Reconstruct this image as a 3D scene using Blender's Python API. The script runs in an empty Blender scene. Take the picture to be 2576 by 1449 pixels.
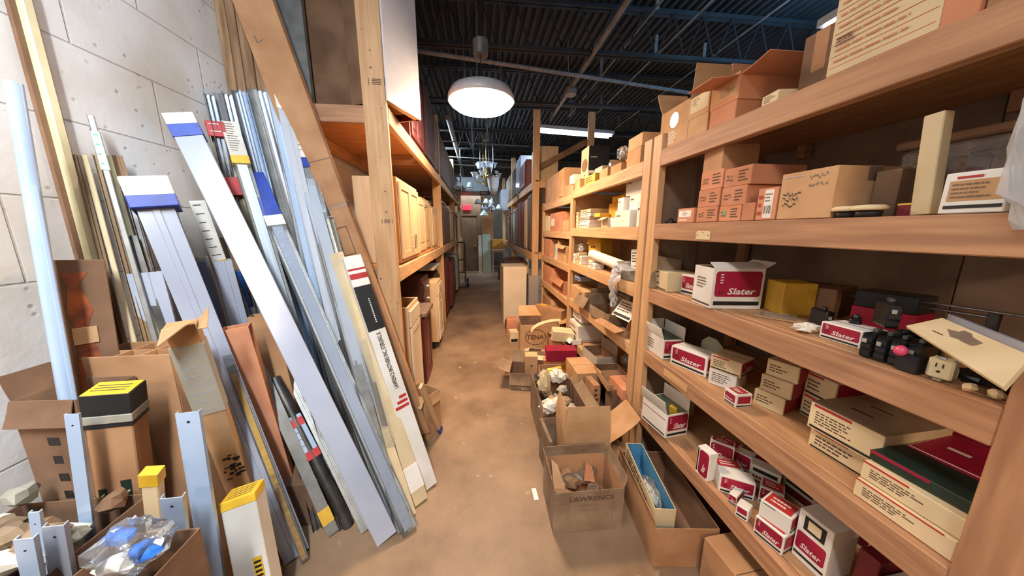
import bpy, math, random
from mathutils import Vector as V, Matrix as M4
random.seed(7)
SC = bpy.context.scene
COL = SC.collection
# ------------------------------------------------------------------ camera
FPX, EYE = 760.0, 1.6
YAW, PIT = 0.108105, -0.190427
FW = V((math.sin(YAW)*math.cos(PIT), math.cos(YAW)*math.cos(PIT), math.sin(PIT)))
RT = V((math.cos(YAW), -math.sin(YAW), 0)); UP = RT.cross(FW)
CAM = V((0, 0, EYE))
cd = bpy.data.cameras.new('camera'); cam = bpy.data.objects.new('camera', cd); COL.objects.link(cam)
cd.sensor_width = 36; cd.lens = 36*FPX/2576; cd.clip_start = 0.05; cd.clip_end = 60
cam.matrix_world = M4(((RT.x, UP.x, -FW.x, 0), (RT.y, UP.y, -FW.y, 0), (RT.z, UP.z, -FW.z, EYE), (0, 0, 0, 1)))
SC.camera = cam
SC.view_settings.view_transform = 'Standard'; SC.view_settings.look = 'None'
SC.view_settings.exposure = 0.0; SC.view_settings.gamma = 1; SC.view_settings.use_curve_mapping = False
w = bpy.data.worlds.new('world'); SC.world = w; w.use_nodes = True
w.node_tree.nodes['Background'].inputs[0].default_value = (.75, .8, 1, 1)
w.node_tree.nodes['Background'].inputs[1].default_value = 0.12

def light(name, loc, size, energy, color, target=None, sy=None, spread=math.pi):
    l = bpy.data.lights.new(name, 'AREA'); l.energy = energy; l.color = color
    l.shape = 'RECTANGLE' if sy else 'DISK'; l.size = size; l.spread = spread
    if sy: l.size_y = sy
    o = bpy.data.objects.new(name, l); COL.objects.link(o); o.location = loc
    d = V(target)-V(loc) if target else V((0, 0, -1))
    o.rotation_euler = d.to_track_quat('-Z', 'Y').to_euler()
    return o
WARM = (1, .72, .45); COOL = (.62, .80, 1)
light('tube_light_rear', (-.35, -.7, 3.45), .14, 72, (.84, .91, 1), sy=1.3, target=(-1.3, .9, 1.3), spread=1.9)
light('tube_light_left', (-.5, .35, 3.6), .14, 22, (.7, .84, 1), target=(-1.2, 1.2, 0), sy=1.2)
light('tube_light_far', (1.95, 6.25, 3.38), 1.5, 90, COOL, sy=.14)
light('tube_light_side', (3.5, 2.5, 3.32), 1.3, 80, (.2, .55, 1), target=(3.2, 2.9, 5), sy=.3)
light('fill_light_left_far', (-1.05, 8.2, 3.62), 1.3, 130, (.62, .82, 1), target=(.6, 8.3, 2.4), sy=.14)  # added fill out of view, lights up the chandeliers
light('fill_light_end', (-.2, 11.45, 3.16), 1.2, 55, (.7, .86, 1), sy=.14)  # added fill tucked behind the duct to brighten the end wall
light('fill_light_back', (4.7, 9.5, 3.5), 1.4, 300, (.66, .84, 1), sy=.2)  # added fill kept out of sight, brightens the far aisle

# ------------------------------------------------------------------ pixel on a known plane -> place in the room
def ray(px, py): return FW*FPX + RT*(px-1288) - UP*(py-724.5)
def P(px, py, x=None, y=None, z=None):
    d = ray(px, py)
    t = x/d.x if x is not None else (y/d.y if y is not None else (z-EYE)/d.z)
    return CAM + d*t
def proj(p):
    d = p-CAM; k = d.dot(FW); return 1288+FPX*d.dot(RT)/k, 724.5-FPX*d.dot(UP)/k
def zat(p, py):                       # height above the point p that shows at row py
    lo, hi = p.z-3, p.z+3
    for _ in range(40):
        m = (lo+hi)/2
        if proj(V((p.x, p.y, m)))[1] > py: lo = m
        else: hi = m
    return (lo+hi)/2

# ------------------------------------------------------------------ materials
MATS = {}
def _new(n):
    m = bpy.data.materials.new(n); m.use_nodes = True; nt = m.node_tree
    return m, nt, nt.nodes['Principled BSDF']
def srgb(h):
    c = [int(h[i:i+2], 16)/255 for i in (0, 2, 4)]
    return [((v+.055)/1.055)**2.4 if v > .04 else v/12.92 for v in c]
def pm(n, hexc, rough=.6, metal=0, scale=(1, 1, 1), nscale=12, amt=.18, bump=0, coat=0, hue2=None, detail=3, emit=0, alpha=None, rand=.12):
    """principled with noise-varied colour; scale stretches the noise (wood grain)"""
    m, nt, b = _new(n); N = nt.nodes; Lk = nt.links
    c = srgb(hexc); c2 = srgb(hue2) if hue2 else [v*(1-amt*1.6) for v in c]
    tc = N.new('ShaderNodeTexCoord'); mp = N.new('ShaderNodeMapping'); no = N.new('ShaderNodeTexNoise')
    oi = N.new('ShaderNodeObjectInfo'); ad = N.new('ShaderNodeVectorMath'); ad.operation = 'ADD'
    cm = N.new('ShaderNodeVectorMath'); cm.operation = 'SCALE'; cm.inputs['Scale'].default_value = 13
    cr = N.new('ShaderNodeCombineXYZ')
    for i in range(3): Lk.new(oi.outputs['Random'], cr.inputs[i])
    Lk.new(cr.outputs[0], cm.inputs[0]); Lk.new(tc.outputs['Object'], ad.inputs[0]); Lk.new(cm.outputs[0], ad.inputs[1])
    mp.inputs['Scale'].default_value = scale; no.inputs['Scale'].default_value = nscale; no.inputs['Detail'].default_value = detail
    Lk.new(ad.outputs[0], mp.inputs[0]); Lk.new(mp.outputs[0], no.inputs['Vector'])
    rp = N.new('ShaderNodeValToRGB'); rp.color_ramp.elements[0].position = .35; rp.color_ramp.elements[1].position = .65
    rp.color_ramp.elements[0].color = (*c2, 1); rp.color_ramp.elements[1].color = (*c, 1)
    Lk.new(no.outputs['Fac'], rp.inputs[0])
    hs = N.new('ShaderNodeHueSaturation'); mr = N.new('ShaderNodeMapRange')
    mr.inputs['To Min'].default_value = 1-rand; mr.inputs['To Max'].default_value = 1+rand
    Lk.new(oi.outputs['Random'], mr.inputs['Value']); Lk.new(mr.outputs[0], hs.inputs['Value'])
    Lk.new(rp.outputs[0], hs.inputs['Color']); Lk.new(hs.outputs[0], b.inputs['Base Color'])
    b.inputs['Roughness'].default_value = rough; b.inputs['Metallic'].default_value = metal
    if coat: b.inputs['Coat Weight'].default_value = coat; b.inputs['Coat Roughness'].default_value = .12
    if bump:
        bp = N.new('ShaderNodeBump'); bp.inputs['Strength'].default_value = bump; bp.inputs['Distance'].default_value = .01
        Lk.new(no.outputs['Fac'], bp.inputs['Height']); Lk.new(bp.outputs[0], b.inputs['Normal'])
    if emit: b.inputs['Emission Color'].default_value = (*c, 1); b.inputs['Emission Strength'].default_value = emit
    MATS[n] = m; return m
for ax, sc in (('x', (.6, 9, 9)), ('y', (9, .6, 9)), ('z', (7, 7, .6))):
    pm('pine_'+ax, 'cfa677', .62, scale=sc, nscale=5, hue2='bb8f62', bump=.06, detail=6, rand=.06)
    pm('oldpine_'+ax, 'b88a63', .65, scale=sc, nscale=5, hue2='9c7050', bump=.1, detail=6, rand=.08)
    pm('studwood_'+ax, 'a1825f', .7, scale=sc, nscale=5, hue2='765638', bump=.1, detail=6)
pm('ply', 'c98a54', .7, scale=(2, 9, 9), nscale=3, hue2='b06f3d', bump=.04, detail=6)
pm('shelfboard', 'c09468', .6, scale=(8, 1, 8), nscale=4, hue2='a97b52', detail=5, rand=.04)
pm('backpanel', '8f7a68', .8, nscale=5, hue2='74604f', detail=5)
pm('kraft', 'b48860', .85, nscale=6, hue2='a0744e', detail=4)
pm('kraft2', 'c39a70', .85, nscale=6, hue2='b08658', detail=4)
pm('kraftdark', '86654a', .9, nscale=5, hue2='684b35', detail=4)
pm('kraftgrey', '957e62', .9, nscale=7, hue2='775f47', detail=5)
pm('kraftred', 'c98a66', .85, nscale=6, hue2='b97953')
pm('creamcard', 'd6c198', .75, nscale=8, hue2='cab48a')
pm('whitecard', 'e6e2d8', .6, nscale=5, hue2='d5cfc0')
pm('greycard', 'a8a292', .7, nscale=5, hue2='948e7d')
pm('greencard', '8a907a', .8, nscale=5, hue2='787d68')
pm('crimson', 'a01236', .5, nscale=8, hue2='8c0f2e')
pm('redprint', 'b8322e', .55, hue2='a32b28')
pm('maroon', '701c22', .5, hue2='5e161c')
pm('ink', '1c1a1a', .6, hue2='141313')
pm('inkbrown', '5d4536', .8, hue2='4f392b')
pm('inkfade', '7e6b5a', .8, hue2='6f5c4d')
pm('yellow', 'e3b733', .55, hue2='d2a426')
pm('yellowcard', 'dcae3c', .6, hue2='c89a30')
pm('orange', 'd98a35', .5, hue2='c67626')
pm('blue', '2848a8', .45, hue2='1f3a92')
pm('blueplast', '3a80d8', .3, hue2='2866bc', coat=.5)
pm('bluecard', '4f8fb4', .6, hue2='3f7ea2')
pm('black', '1d1d1f', .5, hue2='121214')
pm('blackgloss', '1a1c1c', .25, hue2='0e1010')
pm('darkgreen', '1f3226', .5, hue2='16261c')
pm('purple', '4b4a9e', .5, hue2='3c3b86')
pm('greenlabel', '4fae7c', .5, hue2='3f9a6a')
pm('lightgreen', 'b2ccbd', .5, hue2='c3d8cb')
pm('whitepaint', 'bcc0c6', .32, hue2='b4b8c0', nscale=3, coat=.3)
pm('whitegloss', 'adb2bd', .2, hue2='9ba1ae', nscale=2, coat=.6)
pm('bluewhite', 'aebfd2', .3, hue2='9cb0c8', nscale=3, coat=.4)
pm('alum', 'c4c6c8', .3, .7, hue2='aeb0b3', scale=(9, 9, .5), nscale=6)
pm('steel', 'b9bdc1', .22, .8, hue2='9aa0a5', scale=(9, 9, .5), nscale=6)
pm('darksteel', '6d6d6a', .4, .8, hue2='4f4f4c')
pm('greymetal', '9a9a94', .45, .5, hue2='84847f')
pm('champagne', 'a8977a', .3, .6, hue2='7f7058', scale=(9, 9, .5), nscale=6)
pm('jutwhite', 'e2e4e8', .16, hue2='dcdfe4', coat=.8)
pm('brass', 'c9a04c', .3, 1, hue2='a9823a')
pm('chrome', 'd8d8d8', .12, 1, hue2='c6c6c6')
pm('bronzewood_z', '9a7a52', .6, scale=(9, 9, .5), nscale=5, hue2='6f5436')
pm('rust', 'a35426', .85, nscale=16, hue2='6a3420', detail=6)
pm('maple', 'd8b68c', .45, scale=(5, 5, .7), nscale=4, hue2='cfa97c', rand=.05)
pm('paleoak', 'c9ae84', .45, scale=(5, 5, .7), nscale=4, hue2='bb9d70')
pm('darkwood', '4b2c22', .35, scale=(6, 6, .7), nscale=4, hue2='3a2019')
pm('cherry', '6e2c24', .35, scale=(6, 6, .7), nscale=4, hue2='58211b')
pm('walnut', '6b5442', .45, scale=(6, 6, .7), nscale=4, hue2='554032')
pm('granite', 'a58a74', .3, nscale=60, hue2='54423a', detail=4)
pm('creampaint', 'e2d0b4', .4, hue2='d8c4a4', nscale=3)
pm('greypaint', '9c958c', .5, hue2='8d867d', nscale=3)
pm('paper', 'e8e2d6', .8, nscale=5, hue2='d6cfc0')
pm('beigeplast', 'd8cfa8', .4, hue2='cbc196')
pm('pinkplast', 'd8486c', .4, hue2='c83e60')
pm('styro', 'e2dccc', .8, nscale=20, hue2='d2ccb8')
pm('ceilpaint', '333334', .75, nscale=3, hue2='252526')
pm('pipe', '8a8580', .6, hue2='726e69')
pm('duct', '6f7274', .5, hue2='5f6264', nscale=2)
pm('doorbrown', '6f553e', .55, hue2='5f4733', nscale=3)
pm('frost', 'eef4f8', .3, hue2='c4d6e4', emit=0)
pm('farwall', '5e564c', .85, nscale=2, hue2='4b443c')
pm('wood_amber', 'd9a13c', .4, hue2='c48d2e')
def emis(n, hexc, s):
    m, nt, b = _new(n); c = srgb(hexc); b.inputs['Base Color'].default_value = (*c, 1)
    b.inputs['Emission Color'].default_value = (*c, 1); b.inputs['Emission Strength'].default_value = s; MATS[n] = m
emis('glow_warm', 'ffdcba', 120); emis('glow_cool', 'e2eeff', 12); emis('glow_red', 'ff2038', 1.6)
def film(n, tint, fac, rough=.08):
    m, nt, b = _new(n); N = nt.nodes; Lk = nt.links
    tr = N.new('ShaderNodeBsdfTransparent'); tr.inputs[0].default_value = (*tint, 1)
    gl = N.new('ShaderNodeBsdfGlossy'); gl.inputs['Roughness'].default_value = rough; gl.inputs[0].default_value = (.95, .95, .95, 1)
    df = N.new('ShaderNodeBsdfDiffuse'); df.inputs[0].default_value = (.75, .76, .76, 1)
    a = N.new('ShaderNodeMixShader'); c = N.new('ShaderNodeMixShader'); fr = N.new('ShaderNodeFresnel'); fr.inputs[0].default_value = 1.5
    no = N.new('ShaderNodeTexNoise'); no.inputs['Scale'].default_value = 30; bp = N.new('ShaderNodeBump'); bp.inputs['Strength'].default_value = .35; bp.inputs['Distance'].default_value = .01
    tc = N.new('ShaderNodeTexCoord'); Lk.new(tc.outputs['Object'], no.inputs['Vector']); Lk.new(no.outputs['Fac'], bp.inputs['Height'])
    Lk.new(bp.outputs[0], gl.inputs['Normal']); Lk.new(bp.outputs[0], fr.inputs['Normal'])
    Lk.new(fr.outputs[0], a.inputs[0]); Lk.new(tr.outputs[0], a.inputs[1]); Lk.new(gl.outputs[0], a.inputs[2])
    c.inputs[0].default_value = fac; Lk.new(a.outputs[0], c.inputs[1]); Lk.new(df.outputs[0], c.inputs[2])
    Lk.new(c.outputs[0], N['Material Output'].inputs[0]); MATS[n] = m
film('clear', (.95, .97, .98), .08); film('cloudy', (.9, .92, .94), .38, .2)

# setting materials with their own patterns
def wallmat():
    m, nt, b = _new('blockwall'); N = nt.nodes; Lk = nt.links
    tc = N.new('ShaderNodeTexCoord'); sp = N.new('ShaderNodeSeparateXYZ'); cb = N.new('ShaderNodeCombineXYZ')
    Lk.new(tc.outputs['Object'], sp.inputs[0]); Lk.new(sp.outputs['Y'], cb.inputs[0]); Lk.new(sp.outputs['Z'], cb.inputs[1])
    br = N.new('ShaderNodeTexBrick'); br.inputs['Scale'].default_value = 1; br.inputs['Brick Width'].default_value = .58
    br.inputs['Row Height'].default_value = .285; br.inputs['Mortar Size'].default_value = .005; br.inputs['Mortar Smooth'].default_value = .6
    br.inputs['Color1'].default_value = (1, 1, 1, 1); br.inputs['Color2'].default_value = (.93, .93, .93, 1); br.inputs['Mortar'].default_value = (.45, .43, .4, 1)
    Lk.new(cb.outputs[0], br.inputs['Vector'])
    n1 = N.new('ShaderNodeTexNoise'); n1.inputs['Scale'].default_value = 2.2; n1.inputs['Detail'].default_value = 6
    Lk.new(tc.outputs['Object'], n1.inputs['Vector'])
    rp = N.new('ShaderNodeValToRGB'); e = rp.color_ramp.elements
    e[0].position = .3; e[0].color = (*srgb('c3b9a8'), 1); e[1].position = .62; e[1].color = (*srgb('e2dfda'), 1)
    Lk.new(n1.outputs['Fac'], rp.inputs[0])
    mx = N.new('ShaderNodeMix'); mx.data_type = 'RGBA'; mx.blend_type = 'MULTIPLY'; mx.inputs[0].default_value = .5
    Lk.new(rp.outputs[0], mx.inputs[6]); Lk.new(br.outputs['Color'], mx.inputs[7])
    vo = N.new('ShaderNodeTexVoronoi'); vo.inputs['Scale'].default_value = 16; Lk.new(tc.outputs['Object'], vo.inputs['Vector'])
    pit = N.new('ShaderNodeMapRange'); pit.inputs['From Min'].default_value = .05; pit.inputs['From Max'].default_value = .16
    pit.inputs['To Min'].default_value = .6; pit.inputs['To Max'].default_value = 1; Lk.new(vo.outputs['Distance'], pit.inputs['Value'])
    m2 = N.new('ShaderNodeMix'); m2.data_type = 'RGBA'; m2.blend_type = 'MULTIPLY'; m2.inputs[0].default_value = .8
    Lk.new(mx.outputs[2], m2.inputs[6]); Lk.new(pit.outputs[0], m2.inputs[7])
    # orange stain band low on the wall near the batten
    Lk.new(m2.outputs[2], b.inputs['Base Color']); b.inputs['Roughness'].default_value = .85
    n2 = N.new('ShaderNodeTexNoise'); n2.inputs['Scale'].default_value = 45; n2.inputs['Detail'].default_value = 6; Lk.new(tc.outputs['Object'], n2.inputs['Vector'])
    ml = N.new('ShaderNodeMath'); ml.operation = 'MULTIPLY'; Lk.new(n2.outputs['Fac'], ml.inputs[0]); ml.inputs[1].default_value = .35
    mm = N.new('ShaderNodeMath'); mm.operation = 'ADD'; Lk.new(ml.outputs[0], mm.inputs[0]); Lk.new(br.outputs['Color'], mm.inputs[1])
    m3 = N.new('ShaderNodeMath'); m3.operation = 'ADD'; Lk.new(mm.outputs[0], m3.inputs[0]); Lk.new(pit.outputs[0], m3.inputs[1])
    bp = N.new('ShaderNodeBump'); bp.inputs['Strength'].default_value = .6; bp.inputs['Distance'].default_value = .006
    Lk.new(m3.outputs[0], bp.inputs['Height']); Lk.new(bp.outputs[0], b.inputs['Normal']); MATS['blockwall'] = m
wallmat()
def floormat():
    m, nt, b = _new('concrete'); N = nt.nodes; Lk = nt.links
    tc = N.new('ShaderNodeTexCoord'); n1 = N.new('ShaderNodeTexNoise'); n1.inputs['Scale'].default_value = 1.7; n1.inputs['Detail'].default_value = 8; n1.inputs['Roughness'].default_value = .62
    Lk.new(tc.outputs['Object'], n1.inputs['Vector'])
    rp = N.new('ShaderNodeValToRGB'); e = rp.color_ramp.elements
    e[0].position = .3; e[0].color = (*srgb('6b543e'), 1); e[1].position = .68; e[1].color = (*srgb('a08263'), 1)
    Lk.new(n1.outputs['Fac'], rp.inputs[0])
    n2 = N.new('ShaderNodeTexNoise'); n2.inputs['Scale'].default_value = 9; n2.inputs['Detail'].default_value = 6; Lk.new(tc.outputs['Object'], n2.inputs['Vector'])
    r2 = N.new('ShaderNodeValToRGB'); r2.color_ramp.elements[0].position = .66; r2.color_ramp.elements[1].position = .76
    r2.color_ramp.elements[0].color = (0, 0, 0, 1); r2.color_ramp.elements[1].color = (1, 1, 1, 1); Lk.new(n2.outputs['Fac'], r2.inputs[0])
    mx = N.new('ShaderNodeMix'); mx.data_type = 'RGBA'; Lk.new(r2.outputs[0], mx.inputs[0]); Lk.new(rp.outputs[0], mx.inputs[6]); mx.inputs[7].default_value = (*srgb('bca184'), 1)
    Lk.new(mx.outputs[2], b.inputs['Base Color'])
    rr = N.new('ShaderNodeMapRange'); rr.inputs['To Min'].default_value = .35; rr.inputs['To Max'].default_value = .7; Lk.new(n1.outputs['Fac'], rr.inputs['Value']); Lk.new(rr.outputs[0], b.inputs['Roughness'])
    bp = N.new('ShaderNodeBump'); bp.inputs['Strength'].default_value = .15; bp.inputs['Distance'].default_value = .01; Lk.new(n2.outputs['Fac'], bp.inputs['Height']); Lk.new(bp.outputs[0], b.inputs['Normal'])
    MATS['concrete'] = m
floormat()

# ------------------------------------------------------------------ mesh building
_tc = {}
def text_mesh(s, bold=False):
    if s in _tc: return _tc[s]
    cu = bpy.data.curves.new('t', 'FONT'); cu.body = s; cu.size = 1; cu.resolution_u = 2
    if bold: cu.offset = .02
    o = bpy.data.objects.new('t', cu); COL.objects.link(o)
    dg = bpy.context.evaluated_depsgraph_get(); dg.update()
    me = o.evaluated_get(dg).to_mesh()
    vs = [v.co.copy() for v in me.vertices]; fs = [tuple(p.vertices) for p in me.polygons]
    o.evaluated_get(dg).to_mesh_clear()
    bpy.data.objects.remove(o); bpy.data.curves.remove(cu)
    x0 = min(v.x for v in vs); x1 = max(v.x for v in vs); y0 = min(v.y for v in vs); y1 = max(v.y for v in vs)
    _tc[s] = ([((v.x-x0)/(x1-x0), (v.y-y0)/(y1-y0)) for v in vs], fs); return _tc[s]
class MB:
    def __init__(s): s.v = []; s.f = []; s.m = []; s.sm = []; s.mats = []; s.T = M4.Identity(4)
    def mi(s, mat):
        if mat not in s.mats: s.mats.append(mat)
        return s.mats.index(mat)
    def add(s, vs, fs, mat, smooth=False):
        k = len(s.v); s.v += [s.T @ V(v) for v in vs]; i = s.mi(mat)
        for f in fs: s.f.append([k+a for a in f]); s.m.append(i); s.sm.append(smooth)
        return s
    def box(s, lo, hi, mat, ch=.0015, R=None):
        lo = V(lo); hi = V(hi); c = (lo+hi)/2; h = (hi-lo)/2; h = V([abs(a) for a in h])
        ch = min(ch, min(h)*.45); vs = []; idx = {}
        for sx in (-1, 1):
            for sy in (-1, 1):
                for sz in (-1, 1):
                    for a in range(3):
                        p = V((sx*h.x, sy*h.y, sz*h.z)); 
                        for b in range(3):
                            if b != a: p[b] -= (sx, sy, sz)[b]*ch
                        idx[(sx, sy, sz, a)] = len(vs); vs.append(p)
        fs = []
        for a in range(3):
            b, c2 = (a+1) % 3, (a+2) % 3
            for sa in (-1, 1):
                q = []
                for sb, sc in ((-1, -1), (1, -1), (1, 1), (-1, 1)):
                    k = [0, 0, 0]; k[a] = sa; k[b] = sb; k[c2] = sc; q.append(idx[(*k, a)])
                fs.append(q if sa > 0 else q[::-1])
            for sb in (-1, 1):
                for sc in (-1, 1):
                    q = []
                    for sa, ax in ((-1, b), (1, b), (1, c2), (-1, c2)):
                        k = [0, 0, 0]; k[a] = sa; k[b] = sb; k[c2] = sc; q.append(idx[(*k, ax)])
                    fs.append(q[::-1] if sb*sc > 0 else q)
        for sx in (-1, 1):
            for sy in (-1, 1):
                for sz in (-1, 1):
                    q = [idx[(sx, sy, sz, a)] for a in range(3)]; fs.append(q if sx*sy*sz > 0 else q[::-1])
        if R: vs = [R @ p for p in vs]
        return s.add([p+c for p in vs], fs, mat)
    def quad(s, a, b, c, d, mat): return s.add([a, b, c, d], [(0, 1, 2, 3)], mat)
    def slab(s, a, b, c, d, t, mat):
        """thick sheet: quad a b c d thickened by t along its normal"""
        a, b, c, d = map(V, (a, b, c, d)); n = (b-a).cross(d-a).normalized()*t
        vs = [a, b, c, d, a+n, b+n, c+n, d+n]
        return s.add(vs, [(3, 2, 1, 0), (4, 5, 6, 7), (0, 1, 5, 4), (1, 2, 6, 5), (2, 3, 7, 6), (3, 0, 4, 7)], mat)
    def prism(s, prof, z0, z1, mat, cap=True):
        n = len(prof); vs = [(x, y, z0) for x, y in prof]+[(x, y, z1) for x, y in prof]
        fs = [(i, (i+1) % n, n+(i+1) % n, n+i) for i in range(n)]
        if cap: fs += [tuple(range(n))[::-1], tuple(range(n, 2*n))]
        return s.add(vs, fs, mat)
    def cyl(s, a, b, r, mat, n=12, r2=None):
        return s.tube([a, b], [r, r if r2 is None else r2], mat, n)
    def tube(s, pts, r, mat, n=8):
        pts = [V(p) for p in pts]; rs = r if isinstance(r, list) else [r]*len(pts); vs = []; fs = []
        for i, p in enumerate(pts):
            t = (pts[min(i+1, len(pts)-1)]-pts[max(i-1, 0)]).normalized()
            a = t.cross(V((0, 0, 1)) if abs(t.z) < .9 else V((1, 0, 0))).normalized(); b = t.cross(a)
            vs += [p+(a*math.cos(6.2832*k/n)+b*math.sin(6.2832*k/n))*rs[i] for k in range(n)]
        for i in range(len(pts)-1):
            for k in range(n): fs.append((i*n+k, i*n+(k+1) % n, (i+1)*n+(k+1) % n, (i+1)*n+k))
        s.add(vs, fs, mat, True); e = len(pts)-1
        s.add([v for v in vs[:n]], [tuple(range(n))], mat); s.add(vs[e*n:], [tuple(range(n))[::-1]], mat); return s
    def lathe(s, prof, mat, n=24, o=(0, 0, 0)):
        vs = []; fs = []; o = V(o)
        for r, z in prof: vs += [o+V((r*math.cos(6.2832*k/n), r*math.sin(6.2832*k/n), z)) for k in range(n)]
        for i in range(len(prof)-1):
            for k in range(n): fs.append((i*n+k, i*n+(k+1) % n, (i+1)*n+(k+1) % n, (i+1)*n+k))
        return s.add(vs, fs, mat, True)
    def text(s, t, o, u, v, wd, ht, mat, shear=0, bold=False):
        """lettering of size wd x ht from corner o, reading along u, up along v"""
        vs, fs = text_mesh(t, bold); o = V(o); u = V(u).normalized(); v = V(v).normalized()
        return s.add([o+u*(x*wd+shear*y*ht)+v*(y*ht) for x, y in vs], fs, mat)
    def crumple(s, c, r, mat, seed=0, n=12, rough=.35):
        rnd = random.Random(seed); c = V(c); r = V(r) if hasattr(r, '__len__') else V((r, r, r)); vs = []; fs = []
        for i in range(n//2+1):
            ph = math.pi*i/(n//2)
            for k in range(n):
                q = 1+rnd.uniform(-rough, rough*.6) if 0 < i < n//2 else 1
                th = 6.2832*k/n
                vs.append(c+V((r.x*math.sin(ph)*math.cos(th)*q, r.y*math.sin(ph)*math.sin(th)*q, r.z*math.cos(ph)*(1+(rnd.uniform(-.2, .2) if 0 < i < n//2 else 0)))))
        for i in range(n//2):
            for k in range(n): fs.append((i*n+k, (i+1)*n+k, (i+1)*n+(k+1) % n, i*n+(k+1) % n))
        return s.add(vs, fs, mat)
    def build(s, name, parent=None, M=None):
        me = bpy.data.meshes.new(name); me.from_pydata([tuple(v) for v in s.v], [], s.f)
        for m in s.mats: me.materials.append(MATS[m])
        me.polygons.foreach_set('material_index', s.m); me.polygons.foreach_set('use_smooth', s.sm); me.update()
        o = bpy.data.objects.new(name, me); COL.objects.link(o)
        if parent: o.parent = parent
        if M is not None: o.matrix_local = M
        return o
def tag(o, label, cat, group=None, kind=None):
    o['label'] = label; o['category'] = cat
    if group: o['group'] = group
    if kind: o['kind'] = kind
    return o
def thing(name, label, cat, M=None, group=None):
    o = bpy.data.objects.new(name, None); COL.objects.link(o); o.empty_display_size = .05
    if M is not None: o.matrix_local = M
    return tag(o, label, cat, group)
def structure(mb, name, M=None, label=None):
    o = mb.build(name, None, M); o['kind'] = 'structure'
    return o
def copy_tree(root, M, label, group=None):
    c = root.copy(); COL.objects.link(c); c.matrix_local = M; c['label'] = label
    if group: c['group'] = group
    for ch in list(root.children):
        d = ch.copy(); COL.objects.link(d); d.parent = c; d.matrix_local = ch.matrix_local.copy()
        for g in list(ch.children):
            e = g.copy(); COL.objects.link(e); e.parent = d; e.matrix_local = g.matrix_local.copy()
    return c
def frame(o, x, y=None, z=(0, 0, 1)):
    """matrix with origin o, local x, local y; z up"""
    x = V(x).normalized(); z = V(z)
    if y is None: y = z.cross(x)
    y = V(y).normalized(); z = x.cross(y).normalized(); y = z.cross(x)
    return M4(((x.x, y.x, z.x, o[0]), (x.y, y.y, z.y, o[1]), (x.z, y.z, z.z, o[2]), (0, 0, 0, 1)))
def turn(o, deg=0, tilt=0, roll=0):
    return M4.Translation(V(o)) @ M4.Rotation(math.radians(deg), 4, 'Z') @ M4.Rotation(math.radians(tilt), 4, 'X') @ M4.Rotation(math.radians(roll), 4, 'Y')

# ------------------------------------------------------------------ room
XW, XR, Y0, Y1, ZC = -1.5, 5.6, -4.4, 12.4, 4.25
m = MB(); m.box((XW-.2, Y0-.2, -.1), (XR+.2, Y1+.2, 0), 'concrete'); structure(m, 'floor')
m = MB(); m.box((XW-.2, Y0-.2, 0), (XW, Y1+.2, ZC+.1), 'blockwall'); structure(m, 'wall_left')
m = MB(); m.box((XR, Y0-.2, 0), (XR+.2, Y1+.2, ZC+.1), 'farwall'); structure(m, 'wall_right')
m = MB(); m.box((XW, Y1, 0), (XR, Y1+.2, ZC+.1), 'farwall'); structure(m, 'wall_back')
m = MB(); m.box((XW, Y0-.2, 0), (XR, Y0, ZC+.1), 'farwall'); structure(m, 'wall_front')
m = MB(); prof = []; n = 70                      # corrugated steel deck, flutes running along the room
for i in range(n):
    x = XW-.2+(XR-XW+.4)*i/n; s = (XR-XW+.4)/n
    prof += [(x, 0), (x+s*.35, 0), (x+s*.5, .05), (x+s*.85, .05)]
prof.append((XR+.2, 0)); vs = [(x, Y0-.2, ZC+z) for x, z in prof]+[(x, Y1+.2, ZC+z) for x, z in prof]; k = len(prof)
m.add(vs, [(i, i+1, k+i+1, k+i) for i in range(k-1)], 'ceilpaint')
m.box((XW-.2, Y0-.2, ZC+.12), (XR+.2, Y1+.2, ZC+.2), 'ceilpaint'); structure(m, 'ceiling')
def joist():
    m = MB(); L = XR-XW; z0, z1 = -.55, -.02
    for z in (z0, z1-.04):
        m.box((XW, -.05, z), (XR, -.012, z+.04), 'ceilpaint'); m.box((XW, .012, z), (XR, .05, z+.04), 'ceilpaint')
    k = 18
    for i in range(k):
        a = XW+L*i/k; b = XW+L*(i+.5)/k; c = XW+L*(i+1)/k
        m.cyl((a, 0, z1-.02), (b, 0, z0+.02), .011, 'ceilpaint', 5); m.cyl((b, 0, z0+.02), (c, 0, z1-.02), .011, 'ceilpaint', 5)
    return m
jj = joist().build('ceiling_joist'); tag(jj, 'black open-web steel joist crossing the ceiling just beyond the round lamp', 'joist', 'steel roof joists'); jj.location = (0, 4.05, ZC)
for y, lb in ((1.1, 'black steel joist nearest the viewer, at the top edge of the view'), (2.55, 'black steel joist crossing just before the round lamp'), (5.6, 'black steel joist crossing just before the long bluish tube light'), (7.15, 'black steel joist crossing beyond the tube light, above the chandeliers'), (8.7, 'black steel joist third beyond the round lamp, over the chandeliers'), (10.2, 'black steel joist directly over the boxy grey duct'), (11.6, 'farthest black steel joist, against the end wall')):
    c = jj.copy(); COL.objects.link(c); c.location = (0, y, ZC); c['label'] = lb
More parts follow.
